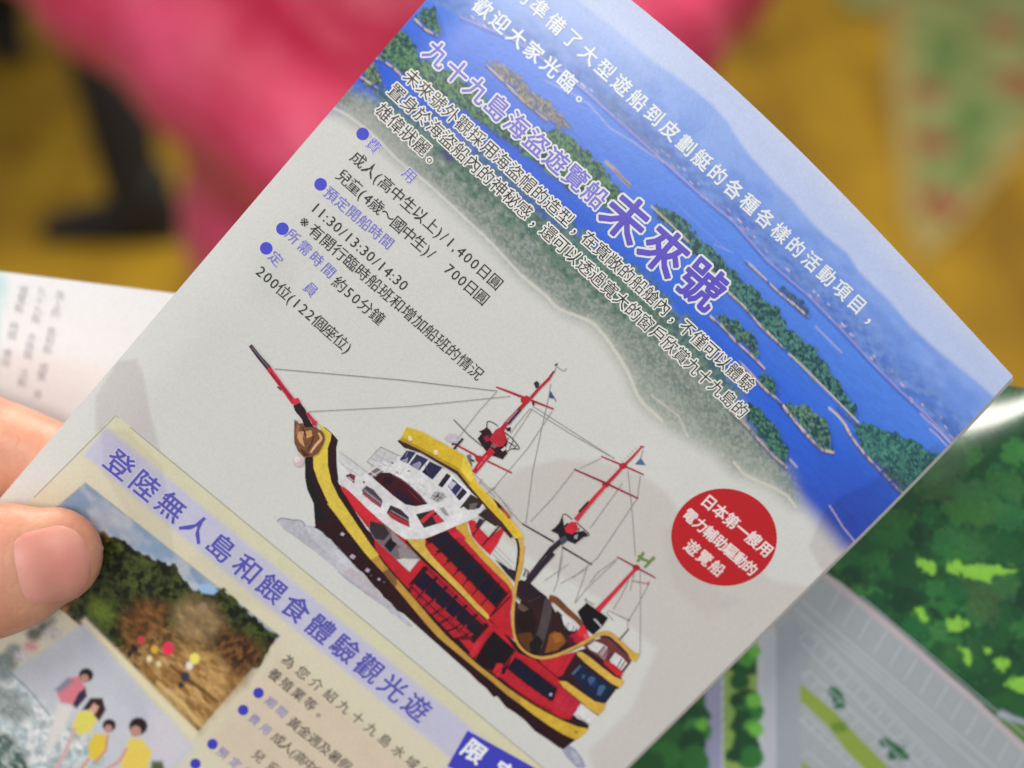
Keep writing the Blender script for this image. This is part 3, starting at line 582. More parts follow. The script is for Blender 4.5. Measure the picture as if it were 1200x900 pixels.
# upper deck, yellow mouldings, arch and stern castle
k = Ink(LEAF); k.layer = .11; k.F_(*Y1)
k.poly([(560, 320), (600, 300), (655, 200), (700, 135), (780, 110), (900, 200), (1000, 300), (1015, 340), (975, 400), (900, 500), (850, 520), (760, 480), (600, 372)], (60, 32, 42))
k.F_(*Z7)
k.poly([(345, 185), (480, 130), (560, 95), (600, 130), (700, 260), (850, 420), (960, 545), (965, 600), (950, 700), (955, 800), (985, 900), (900, 850), (800, 745), (640, 590), (480, 440), (400, 330), (352, 250)], (186, 28, 44))
k.poly([(352, 190), (500, 130), (935, 575), (850, 670), (410, 260)], (58, 22, 36))
para((372, 195), (835, 665), (905, 580), (490, 140), 7, .05, (30, 30, 46), jit=6)
para((520, 118), (935, 575), (915, 555), (545, 100), 7, .06, (184, 28, 52)); para((500, 120), (935, 560), (960, 530), (560, 90), 7, .10, (184, 28, 52))
para((352, 215), (815, 690), (850, 670), (395, 205), 7, .12, (180, 34, 40)); para((352, 225), (800, 720), (830, 680), (365, 205), 7, .10, (184, 44, 36))
k.poly([(830, 690), (955, 590), (950, 700), (955, 800), (980, 890), (880, 830), (810, 755)], (184, 28, 44)); k.line([(805, 735), (950, 590)], 1.8, (60, 18, 32))
for i in range(8): k.line([(352+i*65, 232+i*71), (500+i*63, 112+i*63)], 1.3, (62, 18, 30))
k.line([(392, 205), (600, 415), (850, 672)], 1.0, (70, 20, 30)); k.line([(505, 135), (720, 350), (930, 575)], 1.0, (66, 20, 34))
# opening aft of the bridge with the red fin
k.poly([(645, 50), (700, 60), (740, 120), (800, 180), (895, 100), (908, 120), (860, 220), (805, 300), (740, 240), (680, 170)], (200, 32, 52))
k.poly([(735, 110), (790, 60), (850, 98), (800, 168)], (200, 198, 188)); k.line([(780, 40), (680, 165)], 1.6, (50, 30, 34)); k.line([(880, 90), (750, 235)], 1.8, (50, 26, 32))
k.poly([(840, 330), (930, 390), (1000, 420), (985, 500), (920, 430)], (54, 44, 54)); k.line([(830, 260), (960, 390)], .6, (150, 144, 144)); k.line([(850, 240), (970, 360)], .5, (150, 144, 144)); k.line([(820, 290), (940, 400)], .6, (140, 134, 136))
k.smooth([(610, 140), (700, 260), (850, 410), (950, 520)], 2.2, (60, 30, 30))
k.poly([(560, 95), (640, 60), (650, 120), (680, 178), (760, 275), (850, 368), (940, 462), (972, 528), (962, 558), (925, 500), (850, 430), (750, 330), (650, 220), (590, 150)], (200, 162, 60))
k.smooth([(215, 200), (350, 345), (480, 460), (600, 570), (700, 670), (780, 750)], 3.0, (50, 22, 26))
k.poly([(215, 185), (350, 185), (350, 240), (400, 310), (480, 395), (600, 515), (700, 625), (790, 715), (802, 745), (785, 752), (700, 675), (600, 570), (480, 455), (350, 328), (260, 240)], (202, 172, 72))
# space between the masts
k.F_(*Z8)
k.poly([(150, 190), (185, 175), (240, 195), (300, 245), (360, 290), (385, 330), (440, 390), (480, 430), (560, 500), (600, 560), (620, 610), (430, 695), (330, 715), (240, 700), (170, 630), (136, 540), (132, 440), (140, 330)], (58, 36, 36))
k.poly([(200, 180), (250, 200), (360, 295), (330, 340), (260, 320), (190, 290), (150, 240)], (50, 34, 44)); k.poly([(160, 400), (260, 380), (300, 470), (270, 560), (180, 540), (150, 480)], (44, 28, 26))
k.poly([(145, 560), (250, 540), (280, 610), (240, 680), (180, 620)], (98, 64, 30)); k.poly([(380, 560), (420, 535), (480, 560), (500, 610), (440, 670), (350, 690), (370, 620)], (136, 82, 32)); k.poly([(400, 560), (460, 545), (480, 600), (420, 620)], (160, 102, 36))
k.poly([(160, 330), (200, 350), (240, 380), (200, 400), (160, 370)], (100, 80, 70)); k.poly([(148, 290), (185, 320), (170, 345), (146, 320)], (196, 190, 176))
k.poly([(350, 305), (400, 335), (395, 430), (360, 560), (330, 650), (285, 700), (240, 680), (300, 540), (330, 420)], (84, 74, 76)); k.poly([(240, 620), (300, 560), (340, 610), (300, 700), (250, 700)], (34, 32, 28)); k.line([(150, 300), (270, 400)], 1.2, (30, 24, 26)); k.line([(230, 330), (320, 290)], 1, (80, 64, 66))
k.smooth([(380, 302), (430, 320), (510, 395), (580, 455), (630, 520)], (8, 8, 7, 6, 5), (124, 76, 44)); k.poly([(395, 345), (415, 350), (440, 395), (425, 400)], (196, 190, 180))
k.poly([(468, 430), (500, 425), (580, 505), (560, 535), (520, 530), (485, 490)], (204, 202, 198)); k.line([(490, 520), (520, 480)], .8, (120, 100, 100)); k.line([(540, 545), (555, 500)], .8, (120, 100, 100))
k.poly([(520, 570), (560, 545), (600, 520), (610, 485), (640, 500), (650, 545), (668, 580), (600, 620), (540, 610)], (176, 26, 50)); k.poly([(570, 545), (610, 490), (640, 505), (645, 545), (600, 580)], (214, 34, 54)); k.disc((640, 570), 20, 18, (222, 84, 100))
k.poly([(500, 590), (540, 570), (560, 610), (520, 640)], (96, 24, 50))
# stern castle
k.poly([(620, 640), (700, 600), (780, 575), (840, 600), (950, 690), (960, 740), (890, 835), (870, 850), (760, 740), (700, 700)], (116, 60, 60))
k.poly([(650, 640), (700, 605), (755, 625), (790, 650), (770, 710), (720, 690), (670, 665)], (206, 204, 200)); k.poly([(805, 740), (845, 685), (895, 720), (930, 760), (885, 815), (840, 790)], (206, 204, 200)); k.poly([(720, 690), (760, 640), (800, 660), (770, 740)], (166, 140, 142))
for a_, b_ in (((770, 640), (725, 690)), ((800, 650), (760, 720)), ((890, 730), (860, 790)), ((830, 680), (790, 750)), ((955, 745), (890, 835)), ((915, 745), (875, 805))): k.line([a_, b_], 1.4, (90, 46, 56))
k.poly([(780, 740), (840, 770), (890, 815), (900, 850), (860, 850), (760, 760)], (192, 30, 46)); k.smooth([(740, 575), (800, 580), (860, 630), (940, 705), (980, 720)], 3, (70, 50, 44))
k.F_(*Y1)
k.poly([(655, 290), (720, 215), (800, 290), (970, 385), (895, 485), (850, 488), (760, 430)], (32, 44, 70)); k.poly([(770, 330), (800, 310), (830, 330), (790, 380)], (70, 96, 130)); k.poly([(850, 380), (880, 370), (900, 390), (860, 450), (835, 440)], (74, 100, 132)); k.poly([(820, 340), (845, 350), (825, 400), (800, 385)], (34, 58, 110)); k.poly([(735, 300), (760, 300), (745, 330), (725, 325)], (66, 84, 110)); k.poly([(660, 290), (720, 230), (725, 245), (670, 305)], (90, 110, 130))
k.smooth([(690, 165), (760, 225), (860, 300), (950, 375), (990, 398)], 2.4, (66, 44, 40)); k.smooth([(580, 365), (700, 470), (780, 535), (850, 585)], 2.2, (66, 44, 40))
k.poly([(698, 140), (730, 140), (790, 180), (860, 238), (960, 315), (1030, 342), (1018, 370), (998, 392), (940, 362), (850, 292), (760, 222), (696, 160)], (206, 168, 66))
k.poly([(568, 345), (620, 348), (720, 418), (820, 488), (902, 508), (885, 550), (852, 585), (780, 540), (700, 470), (600, 388)], (206, 168, 62))
k.F_(*Z8); k.smooth([(205, -60), (190, 80), (157, 200), (140, 330), (136, 450), (148, 560), (185, 640), (250, 702), (330, 728), (420, 716), (520, 680), (620, 630), (700, 588)], 1.6, (70, 40, 30))
k.smooth([(200, -60), (185, 80), (150, 200), (132, 330), (126, 450), (136, 560), (172, 640), (240, 698), (325, 722), (420, 708), (520, 668), (620, 618), (700, 573), (770, 548), (820, 560), (880, 612), (950, 682), (990, 715)], (3.2, 3.2, 3.6, 3.6, 3.2, 3, 2.8, 2.6, 3.6, 3.8, 3.8, 3.8, 4.2, 5.2, 5.2, 5, 6, 8), (200, 158, 72))
k.poly([(930, 680), (1022, 692), (1012, 718), (988, 752), (950, 730)], (204, 168, 66))
k.F_(*Z7); k.smooth([(850, 30), (930, 105), (985, 175), (1006, 250), (1000, 340), (985, 450)], 2.6, (60, 36, 30))
k.smooth([(845, -30), (890, 15), (955, 75), (1005, 150), (1028, 240), (1020, 340), (1000, 440), (985, 520)], (5.5, 5.5, 5, 4.6, 4.2, 3.6, 3.4, 3.4), (202, 162, 56))
k.build('upper_deck', ship, M_PHOTO)
# bridge and white bow screen
k = Ink(LEAF); k.layer = .24
k.poly(zz(Z5, [(400, 500), (500, 590), (600, 690), (700, 780), (800, 862), (860, 900)])+zz(Z7, [(210, 187), (335, 187), (400, 165), (480, 132), (560, 97), (650, 62), (720, 30)])+zz(Z6, [(860, 720), (890, 680), (870, 640), (800, 590), (780, 560), (650, 450), (550, 390), (420, 300), (340, 270), (300, 335), (290, 318), (155, 258), (55, 360), (75, 390), (105, 405), (60, 440), (10, 400)])+zz(Z5, [(520, 380), (400, 282), (396, 330)]), WHT)
k.F_(*Z5); k.poly([(400, 285), (520, 380), (600, 440), (560, 470), (470, 440), (400, 360)], (196, 196, 192))
for p_ in ([(400, 290), (480, 345), (560, 405), (610, 445)], [(402, 350), (450, 400), (520, 440)]): k.smooth(p_, .6, (158, 156, 158))
k.poly([(450, 462), (485, 445), (520, 460), (512, 518), (480, 490)], (120, 62, 74)); k.line([(470, 470), (505, 500)], 1, (210, 200, 200))
k.poly([(395, 490), (440, 545), (405, 520)], WHT)
k.F_(*Z6)
for i in range(34):           # railings, seams and fittings
    x, y = rng.uniform(90, 560), 0; y = 300+(x-90)*.62+rng.uniform(0, 120); L = rng.uniform(10, 46)
    if x > 480: y -= 20
    k.line([(x, y), (x+L, y+L*rng.choice([.62, .62, -1.4]))], .5, (168, 164, 162))
k.poly([(62, 360), (155, 262), (285, 322), (240, 380), (130, 345), (100, 400)], (194, 192, 188)); k.line([(155, 260), (290, 322)], .8, (130, 128, 130)); k.line([(60, 362), (155, 262)], .7, (140, 138, 138)); k.line([(110, 310), (240, 370)], .5, (160, 158, 158)); k.line([(85, 335), (210, 395)], .5, (160, 158, 158)); k.line([(60, 362), (110, 395)], .8, (120, 118, 120)); k.line([(200, 285), (160, 350)], .5, (160, 158, 158))
k.poly([(65, 450), (130, 405), (180, 430), (110, 480)], (130, 112, 116)); k.line([(80, 470), (170, 420)], 1, (210, 208, 204)); k.line([(90, 435), (140, 470)], .9, (210, 208, 204))
k.poly([(105, 478), (160, 440), (222, 440), (300, 480), (360, 525), (440, 600), (488, 660), (400, 676), (330, 662), (250, 605), (170, 535)], (72, 22, 36)); k.poly([(180, 470), (240, 470), (250, 490), (220, 530), (180, 520)], (40, 26, 34)); k.poly([(240, 550), (300, 570), (380, 640), (400, 670), (330, 655), (260, 600)], (46, 30, 52)); k.smooth([(240, 455), (320, 500), (420, 590), (470, 650)], 1.2, (120, 70, 80)); k.line([(350, 560), (440, 650)], .8, (140, 40, 60))
for P_, c_ in (([(290, 350), (340, 283), (405, 297), (350, 376)], (58, 58, 88)), ([(358, 382), (412, 310), (492, 348), (428, 424)], (60, 58, 92)), ([(448, 436), (502, 360), (592, 404), (522, 488)], (52, 46, 84)), ([(560, 528), (622, 443), (652, 462), (590, 545)], (46, 40, 52))):
    k.poly(P_, c_)
k.poly([(300, 350), (330, 345), (350, 330), (345, 372)], (150, 150, 172)); k.poly([(375, 385), (430, 360), (445, 375), (425, 420)], (150, 148, 168)); k.line([(330, 330), (350, 290)], .8, (150, 150, 170)); k.line([(470, 380), (500, 480)], .6, (90, 88, 120)); k.poly([(450, 436), (470, 410), (500, 470), (480, 460)], (30, 28, 50))
k.poly([(608, 530), (662, 455), (786, 578), (712, 648)], (216, 216, 216)); k.poly([(628, 535), (664, 482), (762, 572), (708, 636)], (72, 66, 92)); k.poly([(630, 530), (655, 495), (690, 515), (655, 560)], (190, 186, 196)); k.poly([(650, 565), (690, 515), (722, 540), (680, 595)], (58, 56, 104)); k.line([(730, 545), (685, 605)], 1, (200, 200, 204)); k.poly([(690, 610), (735, 560), (765, 578), (712, 638)], (50, 46, 58))
k.poly([(710, 690), (790, 590), (880, 645), (850, 690), (770, 702), (740, 680)], (58, 52, 46)); k.poly([(780, 660), (840, 650), (820, 700), (780, 700)], (110, 104, 100))
k.poly([(840, 735), (905, 690), (1010, 790), (1000, 810), (960, 815), (890, 770)], (60, 44, 50)); k.poly([(850, 760), (880, 770), (840, 830), (820, 820)], (70, 50, 54))
k.poly([(500, 620), (540, 570), (600, 580), (620, 610), (560, 650)], (168, 170, 166)); k.line([(520, 600), (590, 620)], 1, (90, 96, 92)); k.line([(530, 630), (570, 580)], 1, (90, 96, 92)); k.line([(550, 640), (600, 590)], .9, (100, 104, 100)); k.disc((560, 600), 8, 10, (70, 80, 74))
k.poly([(570, 690), (600, 680), (640, 745), (610, 740)], (160, 156, 154)); k.line([(345, 430), (365, 425)], 1, (60, 56, 60)); k.disc((240, 372), 8, 6, (130, 100, 104)); k.line([(270, 435), (285, 445)], 1.2, (190, 100, 120))
for sx in (0, 1):
    pass
k.poly([(25, 562), (58, 530), (110, 560), (172, 640), (156, 686), (90, 642), (40, 592)], (104, 86, 92)); k.line([(40, 560), (160, 655)], 1.1, (170, 162, 166)); k.line([(60, 545), (165, 630)], 1.3, (50, 44, 54)); k.line([(30, 585), (150, 675)], 1.8, (188, 52, 74)); k.disc((40, 507), 7, 9, (120, 90, 96))
k.poly([(200, 722), (226, 668), (300, 698), (355, 752), (360, 824), (290, 792), (240, 765)], (70, 56, 62)); k.smooth([(225, 690), (290, 720), (350, 770)], 1.6, (44, 42, 54)); k.smooth([(215, 720), (280, 760), (355, 795)], 2.0, (196, 40, 60)); k.smooth([(230, 705), (300, 745), (355, 775)], 1.1, (150, 146, 152)); k.smooth([(220, 745), (290, 785), (358, 815)], 1.6, (200, 46, 62))
k.poly([(405, 732), (530, 700), (606, 782), (462, 828)], (52, 46, 40)); k.poly([(435, 775), (520, 702), (545, 712), (455, 795)], (206, 40, 70)); k.poly([(520, 740), (560, 735), (600, 782), (550, 795)], (206, 40, 70))
k.poly([(645, 870), (700, 840), (740, 880), (760, 905), (680, 905)], (200, 36, 58)); 
# roof of the bridge
k.poly([(275, 216), (298, 205), (700, 430), (800, 530), (1010, 780), (1100, 880), (1070, 900), (980, 800), (860, 640), (780, 560), (690, 450), (560, 372), (440, 300), (340, 270), (320, 262)], (72, 42, 40))
k.poly([(340, 120), (440, 150), (600, 235), (740, 315), (785, 375), (800, 430), (815, 480), (860, 540), (920, 600), (1000, 690), (1070, 765), (1130, 840), (1165, 900), (1100, 900), (1010, 785), (920, 692), (850, 612), (780, 530), (700, 430), (560, 350), (400, 262), (292, 212)], (206, 176, 22))
k.poly([(292, 212), (305, 190), (560, 325), (700, 405), (790, 515), (780, 530), (700, 430), (560, 350), (400, 262)], (176, 146, 26)); k.poly([(740, 315), (785, 375), (812, 478), (790, 510), (720, 420)], (222, 196, 60))
k.poly([(800, 500), (860, 560), (920, 625), (1000, 715), (1080, 800), (1130, 870), (1165, 900), (1130, 840), (1070, 765), (1000, 690), (920, 600), (860, 540), (815, 480)], (216, 180, 52))
for c_ in ((365, 200), (545, 298)): k.disc(c_, 14, 20, (222, 208, 168), -.3); k.disc((c_[0]+6, c_[1]+20), 10, 7, (196, 150, 60))
k.poly([(940, 615), (1000, 665), (1070, 745), (1060, 760), (990, 690)], (112, 62, 40)); k.poly([(950, 625), (985, 650), (1010, 690), (985, 690)], (70, 36, 34)); k.poly([(1000, 680), (1040, 715), (1075, 760), (1050, 765)], (186, 90, 40))
for a_, b_ in (((820, 455), (930, 560)), ((850, 500), (960, 610)), ((930, 545), (1070, 700)), ((870, 480), (850, 520)), ((960, 540), (900, 590)), ((1070, 710), (1150, 800)), ((1000, 620), (1080, 740))): k.line([a_, b_], .6, (130, 116, 116))
k.poly([(640, 160), (690, 170), (700, 215), (650, 225), (600, 200)], (196, 188, 190))
k.build('bridge', ship, M_PHOTO)
# figurehead + bowsprit
k = Ink(LEAF); k.layer = .30; k.F_(*Z5)
k.disc((120, 355), 42, 40, (198, 180, 176)); k.disc((112, 345), 22, 20, (212, 200, 196))
k.poly([(92, 70), (112, 78), (118, 95), (150, 92), (170, 110), (240, 118), (296, 160), (306, 205), (292, 245), (262, 300), (215, 330), (160, 332), (118, 290), (92, 230), (90, 170)], (120, 80, 52))
k.poly([(120, 150), (160, 150), (150, 200), (165, 260), (130, 230), (110, 190)], (190, 146, 104)); k.poly([(170, 150), (210, 140), (220, 180), (180, 200)], (196, 150, 92)); k.smooth([(262, 160), (280, 200), (240, 250), (205, 300)], (2, 3, 3, 2), (206, 164, 120)); k.poly([(110, 95), (130, 110), (120, 160), (100, 180)], (150, 108, 72)); k.smooth([(225, 180), (215, 230), (180, 290)], 2, (86, 52, 34)); k.poly([(130, 270), (170, 290), (200, 320), (160, 325)], (84, 50, 34)); k.line([(150, 120), (175, 180)], 1.6, (70, 40, 28)); k.line([(90, 70), (118, 82)], 1.6, (170, 140, 130))
k.F_(*A1)
k.line([(95, 97), (135, 150), (185, 208)], (4.2, 5, 6), (66, 50, 60)); k.line([(100, 102), (180, 200)], 1.6, (110, 96, 104))
k.line([(180, 204), (240, 285), (300, 365)], (6, 5.5, 6.5), (196, 36, 66)); k.line([(190, 225), (290, 350)], 1.5, (120, 30, 50)); k.line([(222, 290), (240, 305)], 2, (110, 60, 70))
k.poly([(290, 350), (318, 342), (332, 365), (325, 385), (300, 382)], (206, 44, 74)); k.poly([(296, 380), (328, 366), (352, 395), (362, 430), (392, 480), (350, 480), (335, 440), (305, 405)], (52, 28, 36)); k.line([(360, 412), (400, 466)], (3.5, 4.5), (196, 32, 66)); k.poly([(380, 440), (408, 452), (405, 475), (385, 470)], (196, 32, 66))
k.build('bowsprit', ship, M_PHOTO)
# masts
def mast(name, f):
    global k
    k = Ink(LEAF); k.layer = .20; f(); k.build(name, ship, M_PHOTO)
MR, MD = (178, 32, 52), (60, 30, 42)
def m1():
    k.F_(*Y2)
    k.line([(1000, 42), (968, 125)], 1.0, (150, 146, 150)); k.line([(975, 60), (1000, 42)], 1.6, (70, 66, 70)); k.line([(1000, 72), (1040, 105), (1080, 95)], 1.0, (150, 152, 154)); k.line([(1075, 80), (1060, 110)], .8, (160, 160, 160))
    k.line([(970, 108), (925, 175), (830, 270), (765, 345)], (1.8, 3.2, 3.4, 3.6), MR); k.line([(962, 115), (930, 160)], 1.6, (120, 60, 74)); k.poly([(790, 215), (815, 195), (840, 215), (835, 250), (810, 262)], (54, 50, 60))
    k.line([(760, 345), (650, 460), (540, 580), (495, 650)], (4.2, 4.6, 5, 6), MR); k.line([(675, 445), (565, 575)], 3.2, (82, 52, 76)); k.line([(650, 450), (555, 560)], 1.4, (176, 130, 150))
    k.line([(460, 248), (560, 285), (700, 340)], (1.6, 2.4, 2.8), (176, 34, 58)); k.line([(760, 362), (965, 442)], (2.4, 1.8), (176, 34, 58)); k.poly([(680, 340), (730, 322), (765, 345), (750, 385), (700, 395), (675, 375)], (186, 30, 52)); k.poly([(775, 372), (800, 375), (795, 412), (778, 408)], (96, 50, 66))
    k.F_(*Y2); k.poly([(298, 702), (335, 655), (308, 640), (345, 625), (378, 600), (410, 630), (425, 660), (470, 640), (560, 740), (540, 790), (560, 830), (518, 884), (440, 855), (400, 850), (355, 790)], (56, 26, 36))
    k.poly([(400, 705), (455, 625), (500, 600), (535, 640), (560, 720), (520, 770), (470, 775), (430, 750)], (182, 34, 52)); k.poly([(430, 740), (480, 760), (450, 790), (410, 770)], (150, 90, 96)); k.poly([(345, 690), (395, 670), (400, 720), (370, 730)], (150, 40, 60))
    k.smooth([(378, 625), (385, 552), (440, 565), (475, 592)], 1.0, (44, 34, 38)); k.smooth([(540, 648), (600, 700), (660, 775), (650, 795), (600, 790), (530, 830)], 1.1, (52, 38, 42)); k.line([(570, 690), (540, 750)], .8, (52, 38, 42)); k.line([(610, 720), (575, 790)], .8, (52, 38, 42)); k.line([(640, 760), (610, 800)], .8, (52, 38, 42)); k.line([(540, 720), (580, 740), (625, 770)], .9, (52, 38, 42)); k.poly([(545, 610), (590, 600), (585, 640), (555, 635)], (50, 40, 50)); k.poly([(500, 800), (540, 770), (550, 790), (520, 815)], (196, 192, 186))
    k.line([(430, 800), (350, 880)], (8, 7), (186, 34, 54)); k.F_(*Z6); k.line([(940, 290), (880, 350), (812, 440)], (7, 7, 5.5), (182, 32, 50)); k.line([(905, 320), (835, 410)], 1.6, (224, 90, 104)); k.poly([(815, 320), (860, 320), (880, 360), (830, 365)], (176, 30, 52))
    k.line([(690, 245), (830, 322)], (1.8, 2.4), (180, 34, 58)); k.line([(905, 358), (1078, 442)], (2, 1.8), (180, 34, 58)); k.line([(735, 200), (672, 275)], 2.6, (70, 40, 56)); k.line([(655, 240), (700, 240)], 2, (90, 46, 60)); k.line([(670, 68), (780, 180), (875, 258)], 1.3, (110, 112, 112)); k.poly([(760, 320), (790, 310), (800, 400), (785, 385)], (110, 116, 116)); k.line([(790, 350), (815, 360)], 2, (60, 50, 54))
mast('mast', m1)
def m2():
    k.F_(*Y3)
    k.line([(805, 68), (750, 130), (690, 190)], (1.8, 2.6, 3.2), (190, 40, 60)); k.line([(795, 68), (818, 70)], 1.6, (150, 30, 46)); k.line([(690, 190), (640, 245), (580, 308)], (3.4, 3.8, 4), (186, 38, 58)); k.disc((688, 188), 24, 18, (176, 30, 46)); k.disc((580, 304), 22, 18, (170, 26, 44))
    k.line([(578, 312), (520, 375), (440, 470), (395, 525)], (3.6, 4.2, 4.8, 6), (200, 40, 60)); k.line([(475, 410), (415, 475)], 2.6, (60, 34, 50)); 
    for i in range(12): x = 555-i*14; y = 345+i*15.5; k.line([(x, y), (x+14, y+8)], .6, (190, 90, 110))
    for i in range(6): x = 770-i*16; y = 85+i*15.5; k.line([(x, y), (x-8, y-7)], .6, (190, 90, 110))
    k.line([(552, 128), (690, 186), (816, 242)], (1.4, 2, 1.4), (168, 40, 62)); k.line([(384, 208), (575, 292), (782, 390)], (1.6, 2.3, 1.6), (150, 34, 56)); k.line([(62, 546), (260, 660)], (1.5, 2), (56, 44, 52)); k.line([(310, 690), (495, 800)], (1.9, 1.5), (50, 40, 48))
    k.poly([(240, 590), (265, 572), (290, 545), (312, 498), (322, 560), (345, 540), (400, 600), (440, 590), (472, 612), (430, 640), (390, 672), (340, 650), (300, 655), (285, 610)], (40, 34, 42)); k.poly([(325, 570), (365, 535), (395, 535), (412, 580), (375, 612), (335, 600)], (202, 38, 58))
    k.smooth([(305, 545), (318, 488), (350, 500), (372, 520)], .9, (60, 50, 54)); k.smooth([(400, 540), (440, 575), (478, 615), (430, 630)], 1.0, (60, 50, 54)); k.line([(420, 570), (395, 620)], .7, (60, 50, 54)); k.line([(450, 590), (420, 635)], .7, (60, 50, 54)); k.poly([(385, 620), (410, 610), (405, 640), (385, 640)], (160, 150, 150))
    k.line([(320, 640), (250, 700), (180, 785), (100, 890)], (6, 6.5, 6, 6.5), (56, 42, 56)); k.line([(240, 690), (185, 770)], 1.8, (34, 28, 38)); k.line([(215, 745), (110, 870)], 1.6, (104, 90, 106)); k.poly([(290, 640), (330, 620), (345, 650), (310, 680)], (78, 78, 92))
    k.F_(*Z8); k.line([(410, -15), (330, 70), (225, 195)], (6, 6.5, 7), (56, 42, 56)); k.line([(205, 95), (235, 115), (225, 150)], 1.6, (110, 96, 96)); k.line([(200, 150), (215, 110)], 1.4, (90, 70, 74))
mast('mast', m2)
def m3():
    k.F_(*Z8)
    k.poly([(580, 398), (645, 335), (795, 440), (755, 500), (690, 560), (640, 520)], (30, 26, 32)); k.poly([(690, 450), (705, 445), (755, 500), (745, 510)], (176, 170, 166)); k.line([(625, 308), (700, 350)], .8, (140, 130, 134)); k.line([(780, 400), (830, 460)], .8, (120, 112, 116)); k.line([(640, 300), (640, 340)], .7, (130, 120, 120))
    k.line([(995, 92), (930, 160), (850, 250), (775, 330), (720, 390)], (3.6, 4, 4.6, 5.6, 6.6), (196, 44, 70)); k.disc((993, 88), 26, 20, (180, 36, 58)); k.line([(858, 12), (990, 84), (1128, 160)], (1.3, 2, 1.4), (150, 44, 62))
    for P_ in ([(1050, 88), (1120, 12)], [(1000, 48), (1045, -20)], [(1020, 20), (1090, 48)], [(1005, 5), (1030, 15)], [(1100, 20), (1118, 32)]): k.line(P_, 2.8, (116, 144, 72))
    k.line([(960, 180), (1078, 202)], 1, (170, 110, 110)); k.line([(1080, 185), (1076, 210)], 1.6, (186, 90, 100)); k.line([(790, 385), (940, 458)], .9, (150, 130, 130)); k.disc((940, 458), 9, 9, (150, 128, 136)); k.line([(935, 525), (870, 600)], 1.4, (90, 60, 84)); k.disc((934, 522), 7, 7, (150, 110, 120))
mast('mast', m3)
k = Ink(LEAF); k.layer = .17
RG = (150, 146, 140)
k.F_(0, 0, 1); k.line([(322, 432), (470, 445), (583, 458)], .9, (132, 128, 124)); k.line([(362, 482), (480, 476), (598, 464)], .9, (146, 142, 134))
k.F_(*A2)
for P_ in ([(555, 133), (480, 215), (430, 280), (400, 320)], [(690, 200), (850, 300), (1030, 402)], [(772, 100), (765, 150), (740, 260), (700, 450), (672, 662)], [(778, 210), (680, 360), (560, 500), (540, 530)], [(690, 200), (640, 260), (610, 300)], [(700, 200), (660, 260), (620, 320)], [(975, 400), (890, 440)], [(868, 448), (780, 560), (690, 655)], [(1082, 450), (1098, 600), (1112, 790)], [(1132, 470), (1120, 560), (1080, 620), (960, 800), (860, 880)], [(1060, 500), (960, 640), (930, 680)], [(1042, 800), (960, 860), (930, 900)], [(820, 760), (800, 880)], [(700, 190), (1030, 402)]):
    k.line(P_, .75, RG)
k.F_(*Z8)
for P_ in ([(475, 0), (440, 180), (410, 260)], [(520, 60), (350, 180)], [(650, 80), (560, 340)], [(850, 40), (640, 240), (560, 340)], [(1020, 100), (1022, 400), (1020, 690)], [(1078, 205), (1010, 340), (940, 455)], [(940, 180), (880, 300), (830, 380)], [(930, 470), (935, 520)], [(640, 100), (460, 200)], [(980, 110), (950, 250)]):
    k.line(P_, .75, (158, 152, 148))
k.F_(*Y2); k.poly([(938, 282), (978, 350), (930, 345), (925, 330)], (74, 88, 150)); k.line([(978, 350), (984, 375)], 1, (110, 116, 140)); k.F_(*Y3); k.poly([(798, 138), (828, 183), (764, 178)], (84, 110, 160)); k.line([(812, 90), (798, 138)], .7, RG)
k.build('rigging', ship, M_PHOTO)
# ================================================================== THE OPEN BOOKLET BEHIND IT
book = empty('open_booklet', BOOK.org, 'open booklet behind the leaflet, plain white page left and green wooded map page right', 'booklet')
_t = BOOK.uv([(0, 318), (215, 345)]); VT = BOOK0.uv([(0, 318)])[0][1]; _tl = BOOK0.uv([(0, 318), (215, 345), (1196, 456)])
def vtop_b(u): return np.interp(u, _tl[:, 0], _tl[:, 1], left=_tl[0, 1], right=_tl[-1, 1])
def bpage(name, u0, u1, nu, nv, vis, base):
    uu = np.linspace(u0, u1, nu); t = np.r_[np.linspace(0, .48, nv), np.linspace(.5, 1, 20)]
    U_, T_ = np.meshgrid(uu, t); V_ = vtop_b(U_)+(-205)*T_; u_, v_ = U_.ravel(), V_.ravel()
    c = Canvas(BOOK.px(u_, v_), ink(base)); vis(c); 
    return grid_obj(name, BOOK.loc(u_, v_, 0), len(t), nu, M_GLOSS, book, c.C)
def vis_l(c):
    c.C[:] = .80*np.array([1, 1.02, 1.06])
    c.poly([(-300, 280), (4, 318), (8, 335), (0, 372), (-40, 900), (-300, 900)], ink((182, 212, 206)), 6)
def blob(c, x, y, rx, ry, col, n=9, soft=3, ang=0, **kw):
    t = np.linspace(0, 2*math.pi, n, endpoint=False); r_ = 1+rng.uniform(-.22, .22, n)
    c.poly([(x+rx*r_[i]*math.cos(t[i]+ang), y+ry*r_[i]*math.sin(t[i]+ang)) for i in range(n)], ink(col), soft, **kw)
D4 = (740, 640, 2.609)
FR = (740, 430, 1.915)
